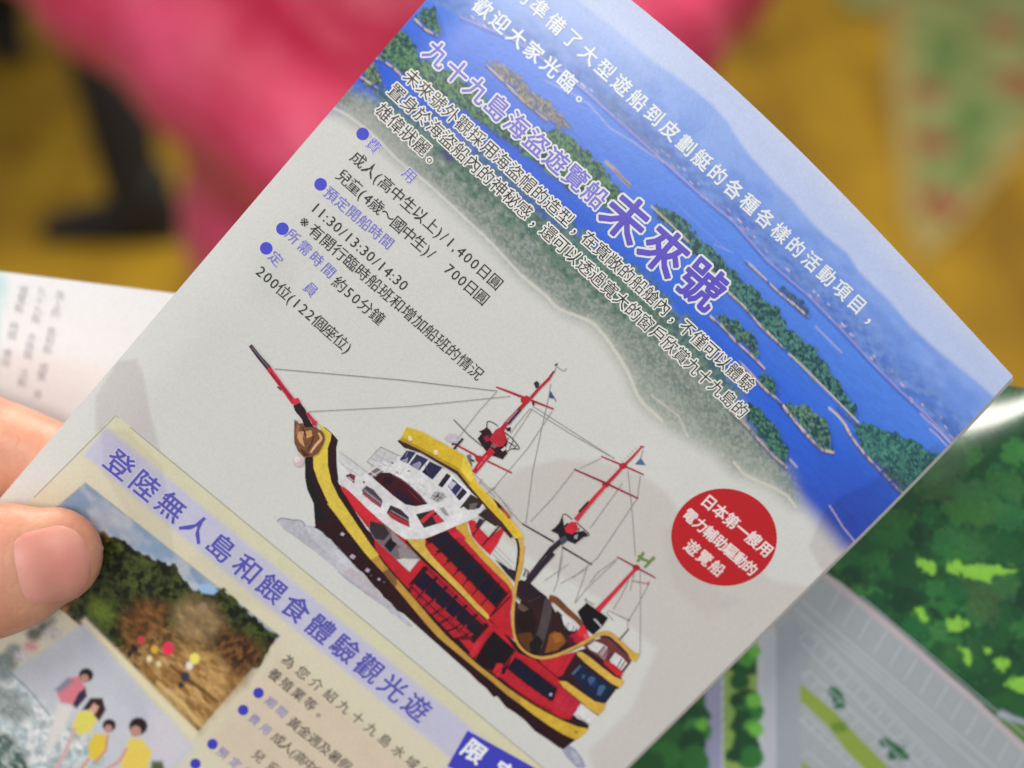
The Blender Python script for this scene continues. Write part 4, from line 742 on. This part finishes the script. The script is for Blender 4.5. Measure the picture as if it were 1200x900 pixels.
def vis_r(c):
    c.C[:] = ink((30, 86, 48)); c.C *= (1+(fbm(c.P, 40, 3)-.5)*.5)[:, None]
    # crowns of the painted wood
    for i in range(330):
        x, y = rng.uniform(900, 1330), rng.uniform(430, 1000)
        col = [(34, 96, 50), (28, 82, 44), (52, 120, 58), (22, 68, 40), (66, 134, 66), (34, 104, 56)][rng.integers(6)]
        blob(c, x, y, rng.uniform(9, 26), rng.uniform(8, 22), col, n=11, soft=4.5, op=.8, nz=.3, ns=4, rag=1.1, aniso=1)
    for x, y, rx, ry, col in ((1100, 560, 50, 30, (70, 118, 66)), (1150, 590, 60, 34, (62, 108, 60)), (1040, 620, 40, 26, (44, 100, 52)), (1120, 640, 44, 30, (56, 112, 56)), (1080, 720, 26, 18, (40, 104, 50)), (1165, 700, 34, 40, (66, 112, 64)), (1020, 700, 22, 16, (28, 92, 52)), (1075, 740, 30, 22, (30, 100, 56)), (1130, 770, 32, 22, (46, 106, 52)), (1185, 560, 30, 26, (56, 104, 58)), (1150, 500, 40, 24, (40, 92, 52))):
        for _ in range(7): blob(c, x+rng.normal(0, rx*.35), y+rng.normal(0, ry*.35), rx*.5, ry*.5, tuple(int(v*rng.uniform(.85, 1.12)) for v in col), soft=6, op=.65, nz=.25, ns=4, rag=1.1, aniso=1)
    hl = [[(640, 425), (662, 428), (690, 455), (680, 464), (655, 458), (645, 445)], [(708, 462), (718, 432), (735, 428), (745, 442), (765, 440), (790, 450), (800, 436), (815, 448), (880, 452), (862, 466), (820, 468), (805, 482), (780, 472), (745, 476), (735, 462)], [(628, 538), (648, 536), (665, 566), (655, 574), (640, 560)], [(710, 568), (735, 560), (755, 576), (735, 590), (715, 592)], [(735, 630), (748, 628), (768, 660), (758, 668), (745, 650)], [(812, 664), (830, 652), (846, 662), (836, 682), (820, 680)], [(840, 712), (860, 695), (900, 690), (900, 730), (865, 728)], [(785, 630), (800, 628), (808, 645), (792, 650)]]
    for h_ in hl: c.poly(Z(*FR, h_), ink((134, 192, 58)), 3.5, nz=.15, ns=4, rag=1.2, aniso=1)
    for i in range(230):
        x, y = rng.uniform(960, 1300), rng.uniform(455, 940); blob(c, x, y, 1.1, 1.1, (128, 140, 70), n=5, soft=1.2, op=.6)
    # dark foot of the wood and the road at the right
    c.poly(Z(*D4, [(1030, 462), (1130, 500), (1200, 530), (1260, 560), (1260, 600), (1200, 585), (1130, 545), (1060, 510)]), ink((160, 164, 176)), 3)
    c.poly(Z(*D4, [(1110, 520), (1200, 545), (1290, 600), (1290, 700), (1200, 640), (1140, 580)]), ink((92, 128, 52)), 3)
    for x, y in ((1100, 488), (1150, 470), (1095, 500), (1185, 500)): blob(c, 740+x/2.609, 640+y/2.609, 11, 9, (40, 96, 44), soft=2.5)
    # car park
    c.poly(Z(*D4, [(560, 40), (600, 86), (640, 112), (700, 160), (760, 208), (830, 268), (900, 330), (960, 384), (1040, 452), (1120, 530), (1210, 612), (1400, 780), (1400, 1200), (-100, 1200), (-100, 300)]), ink((184, 172, 172)), 1.8)
    c.poly(Z(*D4, [(540, 50), (595, 102), (640, 140), (700, 188), (760, 236), (830, 296), (900, 356), (960, 410), (1040, 478), (1120, 556), (1200, 632), (1400, 810), (1400, 1200), (-100, 1200), (-100, 300)]), ink((160, 166, 164)), 1.6, nz=.03, ns=12)
    c.poly(Z(*D4, [(440, 250), (500, 220), (560, 300), (520, 420), (520, 700), (440, 700)]), ink((154, 161, 163)), 3)
    # hedge, verge, road and trees at the left
    c.poly(Z(*D4, [(385, 270), (440, 240), (440, 700), (385, 700)]), ink((180, 184, 186)), 2)
    for y in np.arange(280, 700, 19): blob(c, 740+394/2.609, 640+y/2.609, 6.5, 4, (184, 186, 188), soft=1.5)
    c.poly(Z(*D4, [(270, 380), (385, 285), (385, 700), (270, 700)]), ink((138, 166, 82)), 1.5)
    c.poly(Z(*D4, [(225, 440), (278, 395), (278, 700), (218, 700)]), ink((154, 155, 178)), 1.5); c.line(Z(*D4, [(279, 380), (279, 700)]), 1.6, ink((196, 200, 200)), 1)
    c.poly(Z(*D4, [(-60, 700), (225, 430), (225, 700)]), ink((44, 104, 44)), 2)
    for x, y, r_, col in ((340, 360, 18, (28, 84, 44)), (350, 340, 13, (78, 150, 50)), (330, 410, 14, (30, 90, 46)), (350, 470, 18, (24, 76, 40)), (360, 500, 17, (50, 120, 50)), (345, 540, 16, (28, 80, 42)), (372, 560, 13, (84, 156, 52)), (350, 610, 20, (26, 80, 42)), (365, 650, 16, (48, 116, 50)), (372, 470, 9, (110, 178, 60)), (376, 320, 8, (104, 172, 60)), (380, 560, 8, (112, 180, 62)), (190, 520, 20, (28, 84, 42)), (200, 560, 18, (60, 128, 56)), (215, 545, 8, (112, 180, 60)), (180, 610, 20, (26, 80, 42)), (195, 650, 18, (50, 116, 48)), (100, 640, 22, (52, 120, 50)), (60, 670, 20, (34, 96, 44)), (310, 640, 10, (24, 74, 40)), (320, 470, 9, (24, 74, 40))):
        blob(c, 740+x/2.609, 640+y/2.609, r_, r_*.9, col, soft=2, nz=.1, ns=5)
    c.poly(Z(*D4, [(516, 420), (560, 455), (620, 505), (700, 590), (800, 690), (720, 690), (660, 630), (600, 550), (516, 472)]), ink((138, 158, 62)), 1.3)
    blob(c, 740+636/2.609, 640+552/2.609, 10, 6, (104, 136, 40), soft=2, ang=.7); c.poly(Z(*D4, [(520, 655), (560, 690), (520, 690)]), ink((138, 158, 62)), 1.3)
    for x, y in ((618, 445), (632, 462), (636, 482), (775, 600), (800, 615), (822, 625), (800, 640), (830, 640)): blob(c, 740+x/2.609, 640+y/2.609, 7, 6.5, (34, 96, 62), soft=1.5); blob(c, 741+x/2.609, 639+y/2.609, 3, 3, (84, 138, 96), soft=1.5, op=.7)
uR = BOOK0.uv([(1200, 900)])[0][0]
pl = bpage('left_page', GUT-150, GUT, 130, 90, vis_l, (240, 240, 236)); pl['label'] = 'white page with columns of small grey writing'
pr = bpage('right_page', GUT, GUT+125, 420, 330, vis_r, (30, 80, 45)); pr['label'] = 'green page with a map of woods and a car park'
Ink.base = .05
k = Ink(BOOK, D4)
GL = (196, 198, 202)
for a_, b_ in (((500, 190), (1300, 880)), ((520, 165), (1320, 855)), ((640, 290), (1000, 600)), ((700, 150), (1300, 660))): k.line([a_, b_], .9, GL if a_[0] != 700 else (184, 190, 196))
for i in range(16):
    x, y = 612+i*47, 128+i*41.5; k.line([(x+26, y+8), (x-12, y+74)], .9, GL)
for i in range(15):
    x, y = 540+i*33, 262+i*34; k.line([(x, y), (x-26, y+22)], .9, GL); k.line([(x+8, y+8), (x+36, y+34)], .7, GL)
k.line([(516, 292), (1010, 800)], .9, GL); k.line([(556, 262), (1050, 770)], .8, GL)
for i in range(12):
    x, y = 545+i*30, 385+i*29; k.line([(x, y), (x-24, y+18)], .9, GL)
k.line([(515, 390), (545, 382), (880, 700)], .9, GL)
for i in range(7):
    x, y = 535+i*28, 520+i*27; k.line([(x, y), (x-22, y+18)], .9, GL)
k.line([(512, 525), (700, 700)], .9, GL); k.line([(535, 515), (740, 712)], .8, GL); k.line([(520, 640), (545, 630), (620, 700)], .8, GL)
k.line([(440, 270), (440, 690)], .9, GL)
for y in range(290, 690, 17): k.line([(405, y), (440, y)], .7, (168, 172, 176))
k.build('parking_lines', book, M_GLOSS)
def vcol(s_, p0, p1, size):
    n_ = len(s_)
    for i, ch in enumerate(s_):
        if ch == ' ': continue
        f = i/(n_-1); x = p0[0]+(p1[0]-p0[0])*f; y = p0[1]+(p1[1]-p0[1])*f
        text(BOOK, ch, (x, y), (x+.2, y+.025), size, (184, 180, 180), name='column_lettering', parent=book, mat=M_GLOSS)
vcol('海上的 島和船 遊覽 港', (70, 346), (44, 462), 12); vcol('九十九島 水族館 活動', (49, 342), (26, 448), 12); vcol('遊覽船 時間 費用', (28, 340), (6, 425), 12)

# ================================================================== SKIN, HAND
def skinmat():
    m, t, b = nt('skin'); n = noise(t, 95, 5, .6)
    r_ = t.nodes.new('ShaderNodeValToRGB'); t.links.new(n.outputs[0], r_.inputs[0])
    r_.color_ramp.elements[0].position = .3; r_.color_ramp.elements[0].color = (.55, .215, .135, 1)
    r_.color_ramp.elements[1].position = .7; r_.color_ramp.elements[1].color = (.72, .385, .265, 1)
    t.links.new(r_.outputs[0], b.inputs['Base Color']); b.inputs['Roughness'].default_value = .46
    b.inputs['Subsurface Weight'].default_value = .25; b.inputs['Subsurface Radius'].default_value = (1, .35, .2); b.inputs['Subsurface Scale'].default_value = .004
    v = t.nodes.new('ShaderNodeTexVoronoi'); v.inputs['Scale'].default_value = 1100; tc = t.nodes.new('ShaderNodeTexCoord'); t.links.new(tc.outputs['Object'], v.inputs['Vector'])
    wv = t.nodes.new('ShaderNodeTexWave'); wv.inputs['Scale'].default_value = 190; wv.inputs['Distortion'].default_value = 9; wv.inputs['Detail'].default_value = 3; wv.inputs['Detail Scale'].default_value = 2; t.links.new(tc.outputs['Object'], wv.inputs['Vector'])
    ad = t.nodes.new('ShaderNodeMath'); ad.operation = 'MULTIPLY_ADD'; t.links.new(wv.outputs['Fac'], ad.inputs[0]); ad.inputs[1].default_value = .8; t.links.new(v.outputs['Distance'], ad.inputs[2])
    bump(t, b, ad.outputs[0], .22, .00012); return m
SKIN = skinmat()
def nailmat():
    m, t, b = nt('nail'); b.inputs['Roughness'].default_value = .42
    n = noise(t, 160, 3, .5); mx = t.nodes.new('ShaderNodeMix'); mx.data_type = 'RGBA'; t.links.new(mr(t, n.outputs[0], .35, .65, 0, 1), mx.inputs[0])
    mx.inputs[6].default_value = (.66, .25, .21, 1); mx.inputs[7].default_value = (.72, .33, .27, 1); t.links.new(mx.outputs[2], b.inputs['Base Color'])
    b.inputs['Coat Weight'].default_value = .12; b.inputs['Coat Roughness'].default_value = .3
    b.inputs['Subsurface Weight'].default_value = .15; b.inputs['Subsurface Radius'].default_value = (1, .4, .3); b.inputs['Subsurface Scale'].default_value = .002; return m
NAIL = nailmat()
def tube(bm, pts, rad, flat=None, side=None, n=20, sub=5):
    """tapered limb along smooth joints; flat = height/width ratio, side = direction of the width"""
    P = cr([tuple(p) for p in pts], sub); R = cr([(r_, 0) for r_ in rad], sub)[:, 0]; F_ = cr([(f_, 0) for f_ in (flat or [1]*len(pts))], sub)[:, 0]
    rings = []; m = len(P)
    # rounded ends
    def ring(c, t, r_, f_):
        t = Vector(t).normalized(); s_ = Vector(side) if side is not None else Vector((.3, .2, 1)); s_ = (s_ - t*s_.dot(t)).normalized(); h = t.cross(s_)
        return [bm.verts.new(Vector(c)+s_*(r_*math.cos(a))+h*(r_*f_*math.sin(a))) for a in np.linspace(0, 2*math.pi, n, endpoint=False)]
    T_ = np.gradient(P, axis=0)
    for k_ in (80, 60, 40, 20): a = math.radians(k_); rings.append(ring(P[0]-T_[0]/np.linalg.norm(T_[0])*R[0]*math.sin(a), T_[0], R[0]*math.cos(a), F_[0]))
    for i in range(m): rings.append(ring(P[i], T_[i], R[i], F_[i]))
    for k_ in (20, 40, 60, 80): a = math.radians(k_); rings.append(ring(P[-1]+T_[-1]/np.linalg.norm(T_[-1])*R[-1]*math.sin(a), T_[-1], R[-1]*math.cos(a), F_[-1]))
    for a, b in zip(rings[:-1], rings[1:]):
        for i in range(n): bm.faces.new((a[i], a[(i+1) % n], b[(i+1) % n], b[i]))
    bm.faces.new(rings[0][::-1]); bm.faces.new(rings[-1])
def fuse(name, bm, mat, parent, voxel, smooth=6, origin=None):
    bmesh.ops.recalc_face_normals(bm, faces=bm.faces); me = bpy.data.meshes.new(name)
    if origin is not None: bmesh.ops.translate(bm, verts=bm.verts, vec=-Vector(origin))
    bm.to_mesh(me); bm.free(); o = bpy.data.objects.new(name, me); COL.objects.link(o)
    r_ = o.modifiers.new('r', 'REMESH'); r_.mode = 'VOXEL'; r_.voxel_size = voxel; r_.use_smooth_shade = True
    s_ = o.modifiers.new('s', 'SMOOTH'); s_.iterations = smooth; s_.factor = .5
    dg = bpy.context.evaluated_depsgraph_get(); me2 = bpy.data.meshes.new_from_object(o.evaluated_get(dg)); o.modifiers.clear(); o.data = me2
    me2.materials.clear(); me2.materials.append(mat); me2.polygons.foreach_set('use_smooth', [True]*len(me2.polygons)); o.parent = parent; return o
hand_org = cpt(-560, 760, .215)
hand = empty('hand', hand_org, 'bare hand at the left edge, thumb pressed on the leaflet and one finger behind it', 'hand')
bm = bmesh.new()
side_t = c2w(np.array([.1, 1, .12])); M_ = .001
tube(bm, [cpt(-650, 960, .222), cpt(-480, 850, .210), cpt(-330, 775, .2015), cpt(-215, 722, .1955), cpt(-105, 690, .1905), cpt(-20, 672, .1880), cpt(30, 660, .1885), cpt(60, 652, .1895)],
     [20*M_, 15*M_, 12.5*M_, 11.2*M_, 10.4*M_, 10.1*M_, 9.3*M_, 7.6*M_], [.9, .9, .88, .84, .78, .70, .64, .60], side_t, 28, 6)
fr = [7.6, 8.2, 8.6, 9.4, 11]
def finger(pts, k_=1.0): tube(bm, [p*1.012 for p in pts], [9.6*k_*M_, 9.2*k_*M_, 8.6*k_*M_, 8.0*k_*M_, 7.4*k_*M_, 6.6*k_*M_], [1, .98, .96, .95, .93, .9], side_t, 20, 5)
finger([cpt(-560, 560, .236), cpt(-380, 510, .228), cpt(-210, 492, .214), cpt(-90, 502, .2045), cpt(10, 530, .2005), cpt(110, 570, .2005)], 1.05)
finger([cpt(-580, 690, .242), cpt(-370, 630, .232), cpt(-170, 640, .219), cpt(-60, 665, .211), cpt(40, 700, .2065), cpt(160, 735, .2062)], 1.05)
finger([cpt(-600, 820, .246), cpt(-380, 780, .235), cpt(-200, 800, .224), cpt(-90, 830, .217), cpt(20, 860, .2125), cpt(120, 885, .2115)])
finger([cpt(-620, 950, .248), cpt(-430, 930, .238), cpt(-270, 950, .229), cpt(-170, 965, .223), cpt(-60, 985, .2175), cpt(30, 1005, .2160)], .85)
for (a_, b_, c_) in ((560, -560, .236), (690, -580, .242), (820, -600, .246), (950, -620, .248)):
    tube(bm, [cpt(b_+30, a_, c_), cpt(b_-190, 790+(a_-755)*.75, .246), cpt(-1010, 960+(a_-755)*.42, .252)], [10.5*M_, 13*M_, 14*M_], [1, .95, .95], side_t)
tube(bm, [cpt(-560, 900, .224), cpt(-760, 930, .236), cpt(-1000, 960, .250)], [17*M_, 20*M_, 18*M_], [1, 1, .95], side_t)
tube(bm, [cpt(-950, 945, .250), cpt(-1180, 1040, .252), cpt(-1500, 1220, .250), cpt(-2300, 1650, .245), cpt(-3100, 2150, .235)], [25*M_, 27*M_, 29*M_, 37*M_, 42*M_], [.8, .75, .8, .9, 1], side_t)
skin = fuse('skin', bm, SKIN, hand, .0009, 5, hand_org)
# thumb nail, laid on the thumb
bvh = BVHTree.FromPolygons([v.co for v in skin.data.vertices], [tuple(p.vertices) for p in skin.data.polygons])
ax0, ax1 = np.array([3., 669.]), np.array([107., 648.]); dx = ax1-ax0; nx = np.array([-dx[1], dx[0]])/np.hypot(*dx)
NA, NB = 30, 26; V = []; Mk = {}; F = []
for i in range(NA):
    s_ = i/(NA-1)
    hw = 49*(1-.08*(1-s_))*math.sqrt(max(0, 1-max(0, (s_-.60)/.40)**2.3))*math.sqrt(max(0, 1-max(0, (.42-s_)/.42)**2.4))
    for j in range(NB):
        t_ = (j/(NB-1))*2-1; q = ax0+dx*s_+nx*t_*max(hw, 1)+np.array([0, 4])
        d = cpt(q[0], q[1], 1).normalized(); hit = bvh.ray_cast(-hand_org, d, 1)
        c = hit[0] if hit[0] is not None else (cpt(q[0], q[1], .188)-hand_org)
        edge = min(1, (1-abs(t_))*6)*min(1, s_*2.5+.15)*min(1, (1-s_)*8+.3)
        V.append(c - d*(-.00012-.00018*max(0, 1-s_*4)+.00034*edge*(1-t_*t_*.3)))
F = grid_faces(NA, NB).tolist()
nail = mesh_obj('thumb_nail', [tuple(v) for v in V], F, NAIL, hand, None, True)

# ================================================================== FLOOR AND RUG
def floormat():
    m, t, b = nt('varnished_floor'); tc = t.nodes.new('ShaderNodeTexCoord'); mp = t.nodes.new('ShaderNodeMapping'); mp.inputs['Scale'].default_value = (3.2, .35, 1)
    t.links.new(tc.outputs['Object'], mp.inputs[0]); n = t.nodes.new('ShaderNodeTexNoise'); n.inputs['Scale'].default_value = 2.2; n.inputs['Detail'].default_value = 5; t.links.new(mp.outputs[0], n.inputs['Vector'])
    r_ = t.nodes.new('ShaderNodeValToRGB'); e = r_.color_ramp.elements; e[0].position = .32; e[0].color = (.07, .036, .010, 1); e[1].position = .68; e[1].color = (.40, .245, .018, 1)
    e2 = e.new(.5); e2.color = (.27, .155, .014, 1)
    n3 = noise(t, 3.0, 3, .5); mx = t.nodes.new('ShaderNodeMath'); mx.operation = 'MULTIPLY_ADD'; t.links.new(n3.outputs[0], mx.inputs[0]); mx.inputs[1].default_value = .5
    m2 = t.nodes.new('ShaderNodeMath'); m2.operation = 'MULTIPLY'; t.links.new(n.outputs[0], m2.inputs[0]); m2.inputs[1].default_value = .52; t.links.new(m2.outputs[0], mx.inputs[2])
    t.links.new(mx.outputs[0], r_.inputs[0]); t.links.new(r_.outputs[0], b.inputs['Base Color']); b.inputs['Roughness'].default_value = .55; b.inputs['Specular IOR Level'].default_value = .15
    # board joints
    br = t.nodes.new('ShaderNodeTexBrick'); br.inputs['Scale'].default_value = 1; br.inputs['Brick Width'].default_value = .12; br.inputs['Row Height'].default_value = 1.2; br.inputs['Mortar Size'].default_value = .003
    t.links.new(tc.outputs['Object'], br.inputs['Vector']); bump(t, b, br.outputs['Fac'], -.3, .002); return m
fl = mesh_obj('floor', [(-4, -2, 0), (4, -2, 0), (4, 7, 0), (-4, 7, 0)], [(0, 1, 2, 3)], floormat()); fl.location = (0, 0, FLOOR_Z); tag(fl, kind='structure')
wl = mesh_obj('back_wall', [(-4, 7, 0), (4, 7, 0), (4, 7, 2.7), (-4, 7, 2.7)], [(0, 1, 2, 3)], mixmat('wall_paint', (.5, .47, .4), (.56, .53, .46), 3)); wl.location = (0, 0, FLOOR_Z); tag(wl, kind='structure')
rug_o = floor_pt(1150, 150); rug = empty('rug', rug_o, 'green floor rug with small red flowers and a pale border', 'rug')
def fquad(name, pts, z, mat, parent=rug, org=rug_o, th=.006):
    P = [floor_pt(x, y) - org for x, y in pts]; n_ = len(P)
    V = [(p.x, p.y, z) for p in P]+[(p.x, p.y, z-th) for p in P]; F = [tuple(range(n_))]+[(i, i+n_, (i+1) % n_+n_, (i+1) % n_) for i in range(n_)]
    o = mesh_obj(name, V, F, mat, parent); bm = bmesh.new(); bm.from_mesh(o.data); bmesh.ops.recalc_face_normals(bm, faces=bm.faces); bm.to_mesh(o.data); bm.free(); return o
fquad('border', [(1036, -60), (1042, 100), (1056, 250), (1080, 312), (1108, 286), (1170, 215), (1300, 70), (1600, -250), (1010, -250)], .010, mixmat('rug_border', (.27, .20, .06), (.32, .25, .085), 20, .9))
fquad('field', [(1060, -20), (1066, 100), (1078, 220), (1092, 272), (1150, 205), (1280, 60), (1560, -240), (990, -240), (985, 10), (1030, 20)], .016, mixmat('rug_field', (.13, .18, .05), (.25, .27, .10), 9, .9, lo=.4, hi=.6))
MRF = mixmat('rug_flower', (.22, .06, .03), (.30, .09, .045), 40, .9)
for x, y, r_ in ((1175, 42, .050), (1192, 105, .056), (1086, 116, .040), (1092, 175, .042), (1100, 246, .044), (1160, -20, .05), (1110, -10, .04)):
    c0 = floor_pt(x, y)-rug_o; n_ = 14; V = [(c0.x, c0.y, .021)]+[(c0.x+r_*(1+.25*math.cos(5*a))*math.cos(a), c0.y+r_*(1+.25*math.cos(5*a))*math.sin(a)*1.1, .019) for a in np.linspace(0, 2*math.pi, n_*2, endpoint=False)]
    mesh_obj('flower', V, [(0, i+1, (i+1) % (n_*2)+1) for i in range(n_*2)], MRF, rug)
for pts in ([(1085, 40), (1130, 60), (1100, 120)], [(1130, 110), (1170, 140), (1110, 200)], [(1120, 205), (1150, 190), (1130, 235)]):
    fquad('leaf_motif', pts, .0185, mixmat('rug_leaf', (.08, .15, .04), (.11, .19, .05), 12, .9), th=.002)

# ================================================================== PEOPLE BEHIND
PINK = mixmat('pink_quilted_nylon', (.74, .035, .11), (.86, .09, .21), 9, .33, 3, bs=22, bd=.03)
PINK.node_tree.nodes['Principled BSDF'].inputs['Sheen Weight'].default_value = .12
DARK = mixmat('black_cloth', (.010, .011, .014), (.022, .022, .026), 30, .8)
SHOE = mixmat('black_leather', (.010, .010, .012), (.016, .016, .018), 20, .75)
HAIR = mixmat('dark_hair', (.012, .008, .006), (.03, .018, .012), 60, .5)
SOLE = mixmat('pale_rubber', (.35, .36, .40), (.45, .46, .5), 20, .7)
def V3(*a): return Vector(a)
def figure(name, base, yaw, label, pose, coatcol=None, hide_coat=False):
    """a standing person 1.62 m tall, faces +x in its own frame; pose = joints in metres"""
    o = empty(name, base, label, 'person'); o.rotation_euler.z = yaw; bm = bmesh.new(); S_ = (0, 1, 0)
    tube(bm, [V3(0, 0, .86), V3(0, 0, 1.0), V3(0, 0, 1.18), V3(0, 0, 1.30), V3(0, 0, 1.36)], [.16, .14, .16, .17, .10], [.72, .75, .7, .62, .7], S_)
    tube(bm, [V3(0, 0, 1.34), V3(.01, 0, 1.42), V3(.02, 0, 1.46)], [.055, .05, .05], None, S_)
    tube(bm, [V3(.03, 0, 1.46), V3(.03, 0, 1.52), V3(.02, 0, 1.56)], [.066, .078, .074], [1.15, 1.2, 1.2], S_)
    tube(bm, [V3(.105, 0, 1.515), V3(.118, 0, 1.495)], [.010, .013], None, S_, 10, 3)
    for s_ in (-1, 1): tube(bm, [V3(.02, s_*.078, 1.53), V3(.018, s_*.082, 1.495)], [.012, .010], [.5, .5], (1, 0, 0), 8, 3)
    for s_, a in zip((-1, 1), pose['arms']):
        tube(bm, [V3(0, s_*.15, 1.30), a[0], a[1]], [.055, .042, .028], None, S_)
        h = a[1]; d = (a[1]-a[0]).normalized(); sd = V3(0, 1, 0); sd = (sd-d*sd.dot(d)).normalized()
        tube(bm, [h, h+d*.04, h+d*.085], [.03, .038, .034], [.55, .5, .45], sd)
        for f_, L in zip((-1.5, -.5, .5, 1.5), (.062, .075, .08, .068)): tube(bm, [h+d*.085+sd*f_*.018, h+d*(.085+L*.6)+sd*f_*.021+V3(0, 0, -.012), h+d*(.085+L*.9)+sd*f_*.021+V3(0, 0, -.035)], [.0105, .0095, .008], None, sd, 8, 3)
        tube(bm, [h+d*.02+sd*.025, h+d*.055+sd*.055, h+d*.085+sd*.06], [.014, .012, .010], None, sd, 8, 3)
    b_ = fuse('body', bm, SKIN, o, .007, 4)
    bm = bmesh.new(); tube(bm, [V3(-.02, 0, 1.46), V3(-.02, 0, 1.54), V3(.0, 0, 1.585)], [.075, .092, .076], [1.05, 1.1, 1.2], S_); tube(bm, [V3(-.04, 0, 1.5), V3(-.06, 0, 1.36)], [.075, .05], [.6, .5], S_); fuse('hair', bm, HAIR, o, .007, 2)
    bm = bmesh.new(); 
    for s_, l in zip((-1, 1), pose['legs']): tube(bm, [V3(0, s_*.085, .92), l[0], l[1]], [.105, .072, .055], None, S_)
    tube(bm, [V3(0, -.06, .9), V3(0, .06, .9)], [.13, .13], None, (1, 0, 0)); fuse('trousers', bm, DARK, o, .009, 3)
    for s_, l in zip((-1, 1), pose['legs']):
        f_ = l[1]; pt = l[2] if len(l) > 2 else 0; dd = Vector((*(l[3] if len(l) > 3 else (1, 0)), 0)); sd = (-dd.y, dd.x, 0); bm = bmesh.new()
        A_ = lambda x, z: f_+dd*x+V3(0, 0, z)
        tube(bm, [A_(-.045, -.03), A_(.03, -.045), A_(.12, -.06-pt), A_(.175, -.065-pt)], [.042, .045, .043, .030], [1.0, .9, .7, .6], sd); tube(bm, [A_(-.03, .03), A_(-.02, -.03)], [.05, .046], None, sd)
        sh = fuse('shoe', bm, SHOE, o, .006, 3)
        bm = bmesh.new(); tube(bm, [A_(-.05, -.077), A_(.05, -.083-pt*.5), A_(.18, -.085-pt)], [.038, .040, .032], [.3, .3, .3], sd); fuse('sole', bm, pose.get('sole', SHOE), sh, .005, 1)
    bm = bmesh.new(); q = pose['coat']
    if q == 'long':
        n_ = 0; z = 1.34; rings = []
        def ringv(z, w_, d_, cx=0): return [bm.verts.new((cx+d_*math.cos(a), w_*math.sin(a), z)) for a in np.linspace(0, 2*math.pi, 40, endpoint=False)]
        prof = [(1.40, .07, .07), (1.37, .13, .10), (1.33, .20, .13)]
        zz_ = 1.31; W = lambda z: np.interp(z, [.50, .8, 1.0, 1.3], [.235, .225, .205, .215])
        while zz_ > .52:
            for f_ in (0, .2, .5, .8): prof.append((zz_-f_*.13, W(zz_)*(1+.0*f_)-(.014 if f_ == 0 else -.006 if f_ == .5 else 0), W(zz_)*.78-(.014 if f_ == 0 else -.006 if f_ == .5 else 0)))
            zz_ -= .13
        prof.append((zz_, .20, .15))
        for p_ in prof: rings.append(ringv(*p_))
        for a, b in zip(rings[:-1], rings[1:]):
            for i in range(40): bm.faces.new((a[i], a[(i+1) % 40], b[(i+1) % 40], b[i]))
        bm.faces.new(rings[0]); bm.faces.new(rings[-1][::-1])
        for s_, a in zip((-1, 1), pose['arms']):
            A = [V3(0, s_*.17, 1.29), a[0], a[0].lerp(a[1], 1.02)]; P = []; R = []
            for (p0, p1, r0, r1) in ((A[0], A[1], .098, .092), (A[1], A[2], .092, .062)):
                for i in range(4):
                    for f_, dr in ((0, -.006), (.5, .006)): t_ = (i+f_)/4; P.append(p0.lerp(p1, t_)); R.append(r0+(r1-r0)*t_+dr)
            P.append(A[2]); R.append(.045); tube(bm, P, R, None, S_, 18, 2)
        tube(bm, [V3(-.02, -.02, 1.37), V3(-.02, .02, 1.38)], [.10, .10], [.9, .9], (1, 0, 0))
        fuse('coat', bm, coatcol, o, .008, 2)
    else:
        tube(bm, [V3(0, 0, .82), V3(0, 0, 1.0), V3(0, 0, 1.2), V3(0, 0, 1.33), V3(0, 0, 1.40)], [.185, .18, .19, .19, .09], [.75, .75, .72, .68, .8], S_)
        for s_, a in zip((-1, 1), pose['arms']): tube(bm, [V3(0, s_*.16, 1.3), a[0], a[0].lerp(a[1], .9)], [.075, .062, .045], None, S_)
        fuse('jacket', bm, coatcol, o, .009, 3)
    return o
# person in the pink coat, facing the camera
PA = figure('person', (-.115, 1.13, FLOOR_Z), math.radians(-96), 'person in a pink quilted coat standing behind the leaflet, elbows out', dict(
    arms=[(V3(.03, -.325, 1.10), V3(.24, .02, .90)), (V3(.03, .27, 1.05), V3(.27, .14, .92))], legs=[(V3(.02, -.10, .48), V3(0, -.10, .095)), (V3(.02, .10, .48), V3(0, .10, .095))], coat='long'), PINK)
# person walking away to the left in black trousers
sh = floor_pt(192, 278)
_b = Vector((sh.x-.04-.5*.33+.87*.09, sh.y+.87*.33+.5*.09, FLOOR_Z)); _f2 = floor_pt(12, 62)-_b; _ca, _sa = math.cos(math.radians(120)), math.sin(math.radians(120))
LF = V3(_f2.x*_ca+_f2.y*_sa, -_f2.x*_sa+_f2.y*_ca, .095); LK = V3(LF.x*.62, LF.y*.8-.02, .50)
PB = figure('person', _b, math.radians(120), 'person in black trousers striding left behind the pink coat', dict(
    arms=[(V3(-.05, -.26, 1.05), V3(.12, -.24, .85)), (V3(.02, .26, 1.05), V3(-.10, .26, .84))], legs=[(LK, LF), (V3(-.30, .09, .49), V3(-.33, .09, .095), 0, (.5, .87))], coat='short'), DARK)
